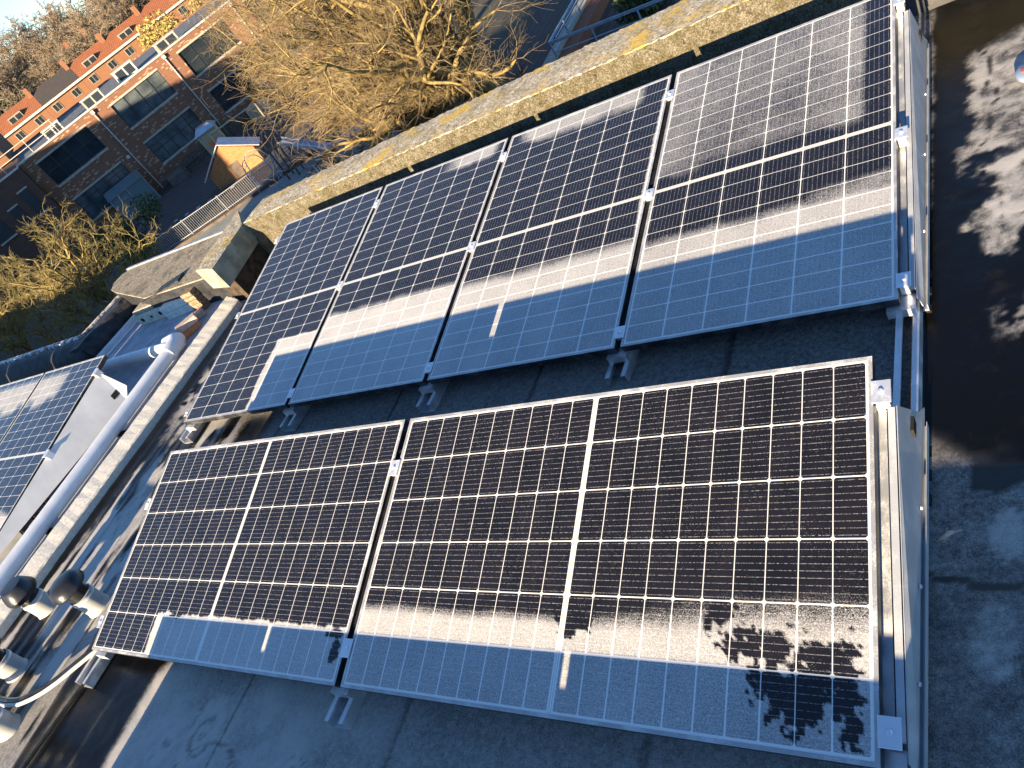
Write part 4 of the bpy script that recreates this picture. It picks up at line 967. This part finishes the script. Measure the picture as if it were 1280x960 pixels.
# swing frame and tube arch
sw = empty('swing_frame', (-43.5, 38.2, GZ), 'pale wooden swing frame lit by the sun', 'swing', None, True, R(35))
q = MB(); q.tube([(-1.9, 0, 2.3), (1.9, 0, 2.3)], .06, 8); q.build('beam', M['wood_pale'], sw)
for x in (-1.9, 1.9):
    for y in (-.8, .8): q = MB(); q.tube([(x, 0, 2.3), (x + .1, y, 0)], .055, 8); q.build('leg', M['wood_pale'], sw)
for x in (-.8, .8):
    q = MB(); q.tube([(x - .2, 0, 2.3), (x - .2, 0, .55)], .012, 5); q.tube([(x + .2, 0, 2.3), (x + .2, 0, .55)], .012, 5); q.box(x - .24, x + .24, -.09, .09, .50, .55); q.build('seat', M['rubber'], sw)
cr = empty('wooden_box', (-43.0, 40.2, GZ), 'pale wooden slatted box on legs near the swing frame', 'box', None, True, R(35))
q = MB()
for k in range(6): q.box(-.8 + k * .27, -.8 + k * .27 + .22, -.05, .0, .9, 1.9)
q.box(-.8, .8, .002, .7, .9, 1.9); q.build('body', M['wood_pale'], cr)
for x in (-.7, .7): q = MB(); q.box(x - .05, x + .05, .1, .2, 0, .9); q.build('leg', M['wood_pale'], cr)
ar = empty('climbing_arch', (-36.2, 31.0, GZ), 'thin steel climbing arch in front of the bar fence', 'climbing frame', None, True, R(30))
for y in (0, .9):
    q = MB(); q.tube(smooth([(-.9, y, 0), (-.75, y, 1.5), (-.45, y, 1.95), (.1, y, 2.0), (.5, y, 1.6), (.8, y, 0)]), .03, 6); q.build('tube_arch', M['polesteel'], ar)
q = MB()
for k in range(4): q.tube([(-.85 + .03 * k, 0, .4 + .35 * k), (-.85 + .03 * k, .9, .4 + .35 * k)], .02, 6)
q.build('rungs', M['polesteel'], ar)
sd = empty('slide', (-33.6, 31.2, GZ), 'steel playground slide on dark legs below the bare tree', 'slide', None, True, R(8))
q = MB(); a = Vector((0, -.28, 1.95)); d = Vector((2.6, 0, -1.55)); q.obox(a, d, (0, .56, 0), (0, 0, .03)); q.obox(a + Vector((0, -.03, .0)), d, (0, .028, 0), (0, 0, .2)); q.obox(a + Vector((0, .562, 0)), d, (0, .028, 0), (0, 0, .2)); q.build('chute', M['tin'], sd)
for x, y in ((0, -.3), (0, .3), (-.8, -.3), (-.8, .3)): q = MB(); q.tube([(x, y, 2.6 if x else 2.0), (x - .12, y, 0)], .055, 7); q.build('leg', M['wood_dark'], sd)
q = MB(); q.box(-.85, .02, -.35, .35, 1.86, 1.93); q.build('platform', M['wood_dark'], sd)
q = MB()
for y in (-.25, .25): q.tube([(-.85, y, 1.9), (-1.7, y, 0)], .03, 6)
for k in range(5): t = (k + .5) / 5.5; q.tube([(-.85 - .85 * t, -.25, 1.9 - 1.9 * t), (-.85 - .85 * t, .25, 1.9 - 1.9 * t)], .02, 6)
q.build('ladder', M['steelblue'], sd)
# stair wall with railings at the upper right
sw_ = empty('brick_wall', (-.3, 0, GZ), 'low red brick wall with a pale coping beside the street paving', 'wall', None, True)
q = MB(); q.hexa([(-16.55, 30.3, 0), (-16.05, 30.3, 0), (-16.05, 50, 0), (-16.55, 50, 0)], [(-16.55, 30.3, .55), (-16.05, 30.3, .55), (-16.05, 50, .55), (-16.55, 50, .55)]); q.build('brickwork', M['rowbrick'], sw_, merge=False)
q = MB(); q.box(-16.75, -16.15, 30.2, 50, .552, .66); q.build('coping', M['conc'], sw_)
q = MB(); q.box(-16.04, -15.4, 30.3, 50, 0, .5); q.build('brick_course', brick_material('red_course', (.34, .10, .045), (.28, .08, .04), (.3, .1, .05)), sw_, merge=False)
rl = empty('steel_railing', (0, 0, GZ), 'blue grey steel railing turning a corner above the brick wall', 'railing', None, True)
cA = (-16.3, 30.9); 
q = MB()
for z in (1.45, 1.38): q.tube([(cA[0], cA[1], z), (cA[0] + .1, 50, z)], .035, 6); q.tube([(cA[0], cA[1], z), (-4, 30.3, z)], .035, 6)
for z in (.95,): q.tube([(cA[0], cA[1], z), (cA[0] + .1, 50, z)], .03, 6); q.tube([(cA[0], cA[1], z), (-4, 30.3, z)], .03, 6)
q.tube([(cA[0] + .25, cA[1] + .3, 1.42), (cA[0] + .35, 50, 1.42)], .03, 6)
q.build('rails', M['steelblue'], rl)
for k in range(9): q = MB(); q.tube([(cA[0] + .05, cA[1] + k * 2.0, .662), (cA[0] + .05, cA[1] + k * 2.0, 1.42)], .04, 6); q.build('post', M['steelblue'], rl)
for k in range(1, 6): q = MB(); q.tube([(cA[0] + k * 2.1, 30.85 - k * .1, 0), (cA[0] + k * 2.1, 30.85 - k * .1, 1.42)], .04, 6); q.build('post', M['steelblue'], rl)

# --- houses of our own street outside the frame; their roofs shade the yard
for (x0, x1, y1, zt, lab) in ((-22, -11.2, 3.0, -2.35, 'lower terrace house outside the photo next to the panel roofs'), (-37.6, -22.05, 3.0, -2.1, 'terrace house outside the photo shading the left tree'),
                              (-47.2, -42.2, 3.0, .3, 'terrace house outside the photo shading the school yard'), (-80, -47.25, 1.0, 4.15, 'tall terrace house outside the photo shading the school front')):
    e = empty('terrace_house', (x0, -9, ZB), lab, 'house', None, True)
    q = MB(); q.box(0, x1 - x0, 0, y1 + 9, 0, zt - ZB); q.build('wall', M['ownbrick'], e, merge=False)
    q = MB(); q.box(-.1, x1 - x0 + .1, -.1, y1 + 9.1, zt - ZB + .002, zt - ZB + .12); q.build('roof', M['bluegravel'], e)

# ------------------------------------------------------------------ trees
def seg_mesh(name, segs, n, m, parent):
    """segs: array (k, 8) of p0, p1, r0, r1 -> open tapered tubes in one mesh"""
    sg = np.asarray(segs, float); P0, P1, r0, r1 = sg[:, :3], sg[:, 3:6], sg[:, 6], sg[:, 7]
    d = P1 - P0; d /= np.linalg.norm(d, axis=1, keepdims=True) + 1e-9
    ref = np.where(np.abs(d[:, 2:3]) < .9, np.array([[0, 0, 1.]]), np.array([[1., 0, 0]]))
    a = np.cross(d, ref); a /= np.linalg.norm(a, axis=1, keepdims=True); b_ = np.cross(d, a)
    vs = []
    for P, r in ((P0, r0), (P1, r1)):
        for k in range(n):
            t = 2 * math.pi * k / n; vs.append(P + (a * math.cos(t) + b_ * math.sin(t)) * r[:, None])
    vs = np.stack(vs, 1); K = len(sg); base = (np.arange(K) * 2 * n)[:, None]
    qs = [np.concatenate([base + k, base + (k + 1) % n, base + n + (k + 1) % n, base + n + k], 1) for k in range(n)]
    me = bpy.data.meshes.new(name); fast_mesh(me, vs.reshape(-1, 3), np.concatenate(qs, 0)); me.materials.append(m)
    if n > 3: me.polygons.foreach_set('use_smooth', [True] * len(me.polygons))
    o = bpy.data.objects.new(name, me); COL.objects.link(o); o.parent = parent; return o
def unit(v): return v / (np.linalg.norm(v) + 1e-9)
def limb(out, p, d, L, r0, r1, k, rg, wig=.25, up=.0):
    """a bent limb; returns its nodes [(pos, dir, radius, t)]"""
    nodes = []; p = p.copy(); st = L / k
    for i in range(k):
        ra = r0 + (r1 - r0) * i / k; rb = r0 + (r1 - r0) * (i + 1) / k
        q = p + d * st; out.append((*p, *q, ra, rb)); p = q
        nodes.append((p.copy(), d.copy(), rb, (i + 1) / k))
        d = unit(d + rg.normal(0, wig, 3) + np.array([0, 0, up]))
    return nodes
def side_dir(d, rg, ang):
    r = rg.normal(0, 1, 3); r -= d * (r @ d); r = unit(r); return unit(d * math.cos(ang) + r * math.sin(ang))
def bare_tree(loc, label, limbs, trunk, seed, lev, mats, group=None, lean=(0, 0, 1), density=1., twig_r=.007, bg=True, droop=0.):
    """limbs: list of (height, azimuth deg, elevation deg, length, radius)"""
    rg = np.random.default_rng(seed); e = empty('bare_tree', loc, label, 'tree', group, bg)
    big, tw = [], []
    th, tr = trunk; d0 = unit(np.array(lean, float))
    tn = limb(big, np.zeros(3), d0, th, tr, tr * .62, 7, rg, .06, .02)
    def tpos(h):
        i = min(len(tn) - 1, max(0, int(h / th * 7) - 0)); return tn[i][0] if i < len(tn) else tn[-1][0]
    for (h, az, el, L, r) in limbs:
        d = np.array([math.cos(R(az)) * math.cos(R(el)), math.sin(R(az)) * math.cos(R(el)), math.sin(R(el))])
        n1 = limb(big, tpos(h) - d * .1, d, L, r, r * .25, 9, rg, .17, .02)
        for (p, dd, rr, t) in n1[1:]:
            for c in range(rg.poisson(lev[0] * density)):
                l2 = L * (.55 - .25 * t) * rg.uniform(.6, 1.1)
                n2 = limb(big, p, side_dir(dd, rg, rg.uniform(.5, 1.1)), l2, rr * .62, rr * .18, 6, rg, .24, .03 - droop)
                for (p2, d2, r2, t2) in n2:
                    for c2 in range(rg.poisson(lev[1] * density)):
                        l3 = l2 * rg.uniform(.25, .5)
                        n3 = limb(tw, p2, side_dir(d2, rg, rg.uniform(.4, 1.0)), l3, max(r2 * .5, twig_r * 1.5), twig_r, 4, rg, .28, .03 - droop)
                        for (p3, d3, r3, t3) in n3:
                            for c3 in range(rg.poisson(lev[2] * density)):
                                limb(tw, p3, side_dir(d3, rg, rg.uniform(.4, 1.0)), l3 * rg.uniform(.3, .6), twig_r, twig_r * .6, 2, rg, .3, .02 - droop)
    big = np.array(big); tk = np.arange(len(big)) < 7
    seg_mesh('trunk', big[tk], 10, mats[0], e); seg_mesh('branches', big[~tk], 6, mats[0], e); seg_mesh('crown', np.array(tw), 3, mats[1], e)
    return e, len(big), len(tw)
CNT = []
# the great tree: wide limbs reaching to the left of the photo
lm = []
rg0 = np.random.default_rng(5)
for k in range(24):
    lm.append((1.6 + 1.6 * rg0.random(), 172 + 104 * (k % 9) / 8 + rg0.normal(0, 6), [20, 28, 42, 16, 55, 24, 36][k % 7] + rg0.normal(0, 4), [10.5, 10, 9, 9.5, 8.5][k % 5], .15 + .15 * rg0.random()))
for k in range(6): lm.append((3.1, 60 * k + 20, 60 + rg0.normal(0, 6), 9.0, .22))
lm = [(h, az, el, L * (.60 if 214 < az < 266 and el < 50 else 1.), r) for h, az, el, L, r in lm]
CNT.append(bare_tree((-17.5, 27.1, GZ), 'large bare spreading tree, its lichen yellow limbs sunlit above the parapet', lm, (3.3, .46), 21, (1.5, 1.7, 2.3), (M['bark'], M['twigs']), lean=(-.10, -.02, 1), twig_r=.0055))
# second tree behind it fills the upper middle
lm = [(3.0 + 2 * rg0.random(), 150 + 24 * k, 20 + 9 * (k % 5), 8.0, .16) for k in range(10)] + [(5, 72 * k, 62, 7, .15) for k in range(5)]
CNT.append(bare_tree((-26.5, 36.0, GZ), 'bare yellow brown tree in front of the right end of the school', lm, (5.0, .30), 33, (1.5, 1.6, 2.2), (M['bark'], M['twigs']), twig_r=.0065))
# tree at the left photo edge
lm = [(2.5 + 2.5 * rg0.random(), 40 * k + 10, 22 + 12 * (k % 4), 5.0, .13) for k in range(9)] + [(5, 75 * k, 64, 4.6, .12) for k in range(5)]
CNT.append(bare_tree((-30.6, 15.6, GZ), 'bare mossy tree at the left photo edge, half sunlit and half in shade', lm, (5.2, .27), 44, (1.4, 1.3, 1.5), (M['bark'], M['twigs_green']), twig_r=.006))
BG[-1].scale = (.80, .80, .78)
CNT.append(bare_tree((-35.0, 14.0, GZ), 'bare mossy tree left of the half shaded one, mostly outside the photo', lm, (5.4, .27), 45, (1.4, 1.2, 1.3), (M['bark'], M['twigs_green']), twig_r=.006))
BG[-1].scale = (.74, .74, .74)
# shrubs with red-brown twigs under the great tree
shl = [(.15 + .2 * k % .4, 36 * k, 45 + 12 * (k % 3), 2.4, .035) for k in range(12)]
src, _, _ = bare_tree((-22.3, 28.2, GZ), 'red brown bare shrub under the great tree, nearest the slide', shl, (.5, .06), 51, (.7, .9, .9), (M['twigs_red'], M['twigs_red']), 'red brown shrubs under the great tree', twig_r=.007)
src.name = 'bare_shrub'; src['category'] = 'shrub'
for k, (x, y, s_, lb) in enumerate(((-20.0, 26.0, 1.1, 'red brown bare shrub just behind the parapet, left of the trunk'), (-24.3, 30.6, 1.0, 'red brown bare shrub beyond the slide'), (-18.6, 29.2, .9, 'red brown bare shrub beside the great trunk'), (-26.6, 27.0, .8, 'low red brown shrub at the playground edge'))):
    c = copy_tree(src); c.location = (x, y, GZ); c.rotation_euler = (0, 0, 1.3 * (k + 1)); c.scale = (s_, s_, s_); c['label'] = lb; BG.append(c)

def leafy(name, loc, label, cat, H_, Rr, n, m, seed, size=.16, group=None, cone=False, lobes=7):
    rg = np.random.default_rng(seed); e = empty(name, loc, label, cat, group, True)
    b = MB(); b.tube([(0, 0, 0), (.05, .02, H_ * .4), (0, .05, H_ * .8)], [Rr * .09, Rr * .06, Rr * .02], 8)
    for k in range(5): a = k * 1.26; b.tube([(.04, .02, H_ * .3 + .06 * k), (Rr * .5 * math.cos(a), Rr * .5 * math.sin(a), H_ * .6)], [Rr * .04, Rr * .015], 5)
    b.build('trunk', M['bark'], e)
    if cone:
        t = rg.random(n) ** .8; rad = Rr * (1 - t) * np.sqrt(rg.random(n)) * (.75 + .5 * rg.random(n)); a = rg.random(n) * 2 * math.pi
        C = np.stack([rad * np.cos(a), rad * np.sin(a), H_ * (.08 + .92 * t)], 1)
    else:
        lc = np.stack([rg.normal(0, Rr * .42, lobes), rg.normal(0, Rr * .42, lobes), H_ * rg.uniform(.35, .85, lobes)], 1); lr = Rr * rg.uniform(.3, .55, lobes)
        i = rg.integers(0, lobes, n); v = rg.normal(0, 1, (n, 3)); v /= np.linalg.norm(v, axis=1, keepdims=True); C = lc[i] + v * (lr[i] * rg.random(n) ** .45)[:, None]
    u_ = rg.normal(0, 1, (n, 3)); u_ /= np.linalg.norm(u_, axis=1, keepdims=True); w_ = np.cross(u_, rg.normal(0, 1, (n, 3))); w_ /= np.linalg.norm(w_, axis=1, keepdims=True)
    s_ = size * rg.uniform(.6, 1.3, n)[:, None]
    vs = np.stack([C - u_ * s_, C + w_ * s_ * .5, C + u_ * s_, C - w_ * s_ * .5], 1).reshape(-1, 3)
    me = bpy.data.meshes.new('crown'); fast_mesh(me, vs, np.arange(4 * n).reshape(-1, 4)); me.materials.append(m)
    o = bpy.data.objects.new('crown', me); COL.objects.link(o); o.parent = e; return e
leafy('evergreen_bush', (-46.0, 27.0, GZ), 'dark green evergreen bush beyond the grey felt wall', 'bush', 3.0, 2.0, 5200, M['leaf'], 3, .13, None, False, 12)
leafy('evergreen_bush', (-43.2, 25.4, GZ), 'smaller green bush right of the dark one at the yard fence', 'bush', 1.8, 1.2, 2600, M['leaf'], 4, .11, None, False, 9)
leafy('evergreen_bush', (-49.8, 47.2, GZ), 'dark bush against the school wall below the third window', 'bush', 1.9, 1.2, 2200, M['leaf'], 5, .13, None, False, 8)
leafy('evergreen_bush', (-51.8, 43.6, GZ), 'small dark bush against the school wall beside the second downpipe', 'bush', 1.1, .9, 1100, M['leaf'], 6, .12, None, False, 6)
leafy('evergreen_bush', (-12.5, 34.0, GZ), 'green bush behind the steel railing', 'bush', 1.6, 1.9, 3500, M['leaf'], 7, .12, None, False, 10)
leafy('evergreen_bush', (-24.5, 25.6, GZ), 'small green bush at the foot of the slide', 'bush', 1.0, .9, 1200, M['leaf'], 8, .10, None, False, 7)
def fpos(x, y): v = MF @ Vector((x, y, 0)); return (v.x, v.y, GZ)
leafy('yellow_tree', fpos(10.6, 26), 'yellow leaved tree between the school and the orange roofs', 'tree', 8.3, 3.4, 5200, M['yleaf'], 9, .20, None, False, 16)
leafy('yellow_tree', fpos(15.2, 24), 'smaller yellow leaved tree right of the large one', 'tree', 7.4, 2.4, 2600, M['yleaf'], 10, .20, None, False, 10)
# far belt of bare trees
flm = [(2.0 + 3.5 * rg0.random(), 45 * k, 30 + 10 * (k % 4), 5.4, .12) for k in range(9)] + [(5.5, 60 * k, 66, 5.6, .12) for k in range(6)]
fsrc = []
for s_ in (61, 62, 63): fsrc.append(bare_tree((0, 0, GZ), 'x', flm, (6, .26), s_, (1.0, 1.2, 1.3), (M['twigs_far'], M['twigs_far']), 'bare trees far behind the houses', twig_r=.022)[0])
rgf = np.random.default_rng(17); first = [True] * 3
k = 0
FL = 'bare brown tree in the far belt behind the orange roofs'
for rowi, (yy, n_, hs) in enumerate(((70, 13, .92), (84, 15, 1.12), (104, 16, 1.34))):
    for i in range(n_):
        x = -26 + i * (64. + rowi * 8) / n_ + rgf.normal(0, 1.0); t = k % 3
        c = fsrc[t] if first[t] else copy_tree(fsrc[t])
        if not first[t]: BG.append(c)
        first[t] = False
        v = MF @ Vector((x, yy + rgf.normal(0, 2.5), 0)); s_ = hs * rgf.uniform(.88, 1.10)
        c.location = (v.x, v.y, GZ); c.rotation_euler = (0, 0, rgf.uniform(0, 6.28)); c.scale = (s_ * 1.1, s_ * 1.1, s_); c['label'] = FL; k += 1
for i, (x, y, h) in enumerate(((-9.5, 66, 9.6), (-12.5, 64, 9.0), (-15.5, 67, 10.2), (-8.0, 72, 10.0))):
    leafy('evergreen_tree', fpos(x, y), 'dark evergreen tree at the left photo edge behind the brick tower', 'tree', h, 3.0, 2600, M['leaf_far'], 70 + i, .34, 'dark evergreens behind the brick tower', False, 12)

# ------------------------------------------------------------------ move the town from its level frame into the frame of the pitched roof
for o in BG: o.matrix_basis = MBG @ o.matrix_basis
print('SEGMENTS', [c[1:] for c in CNT], 'objects', len(bpy.data.objects))
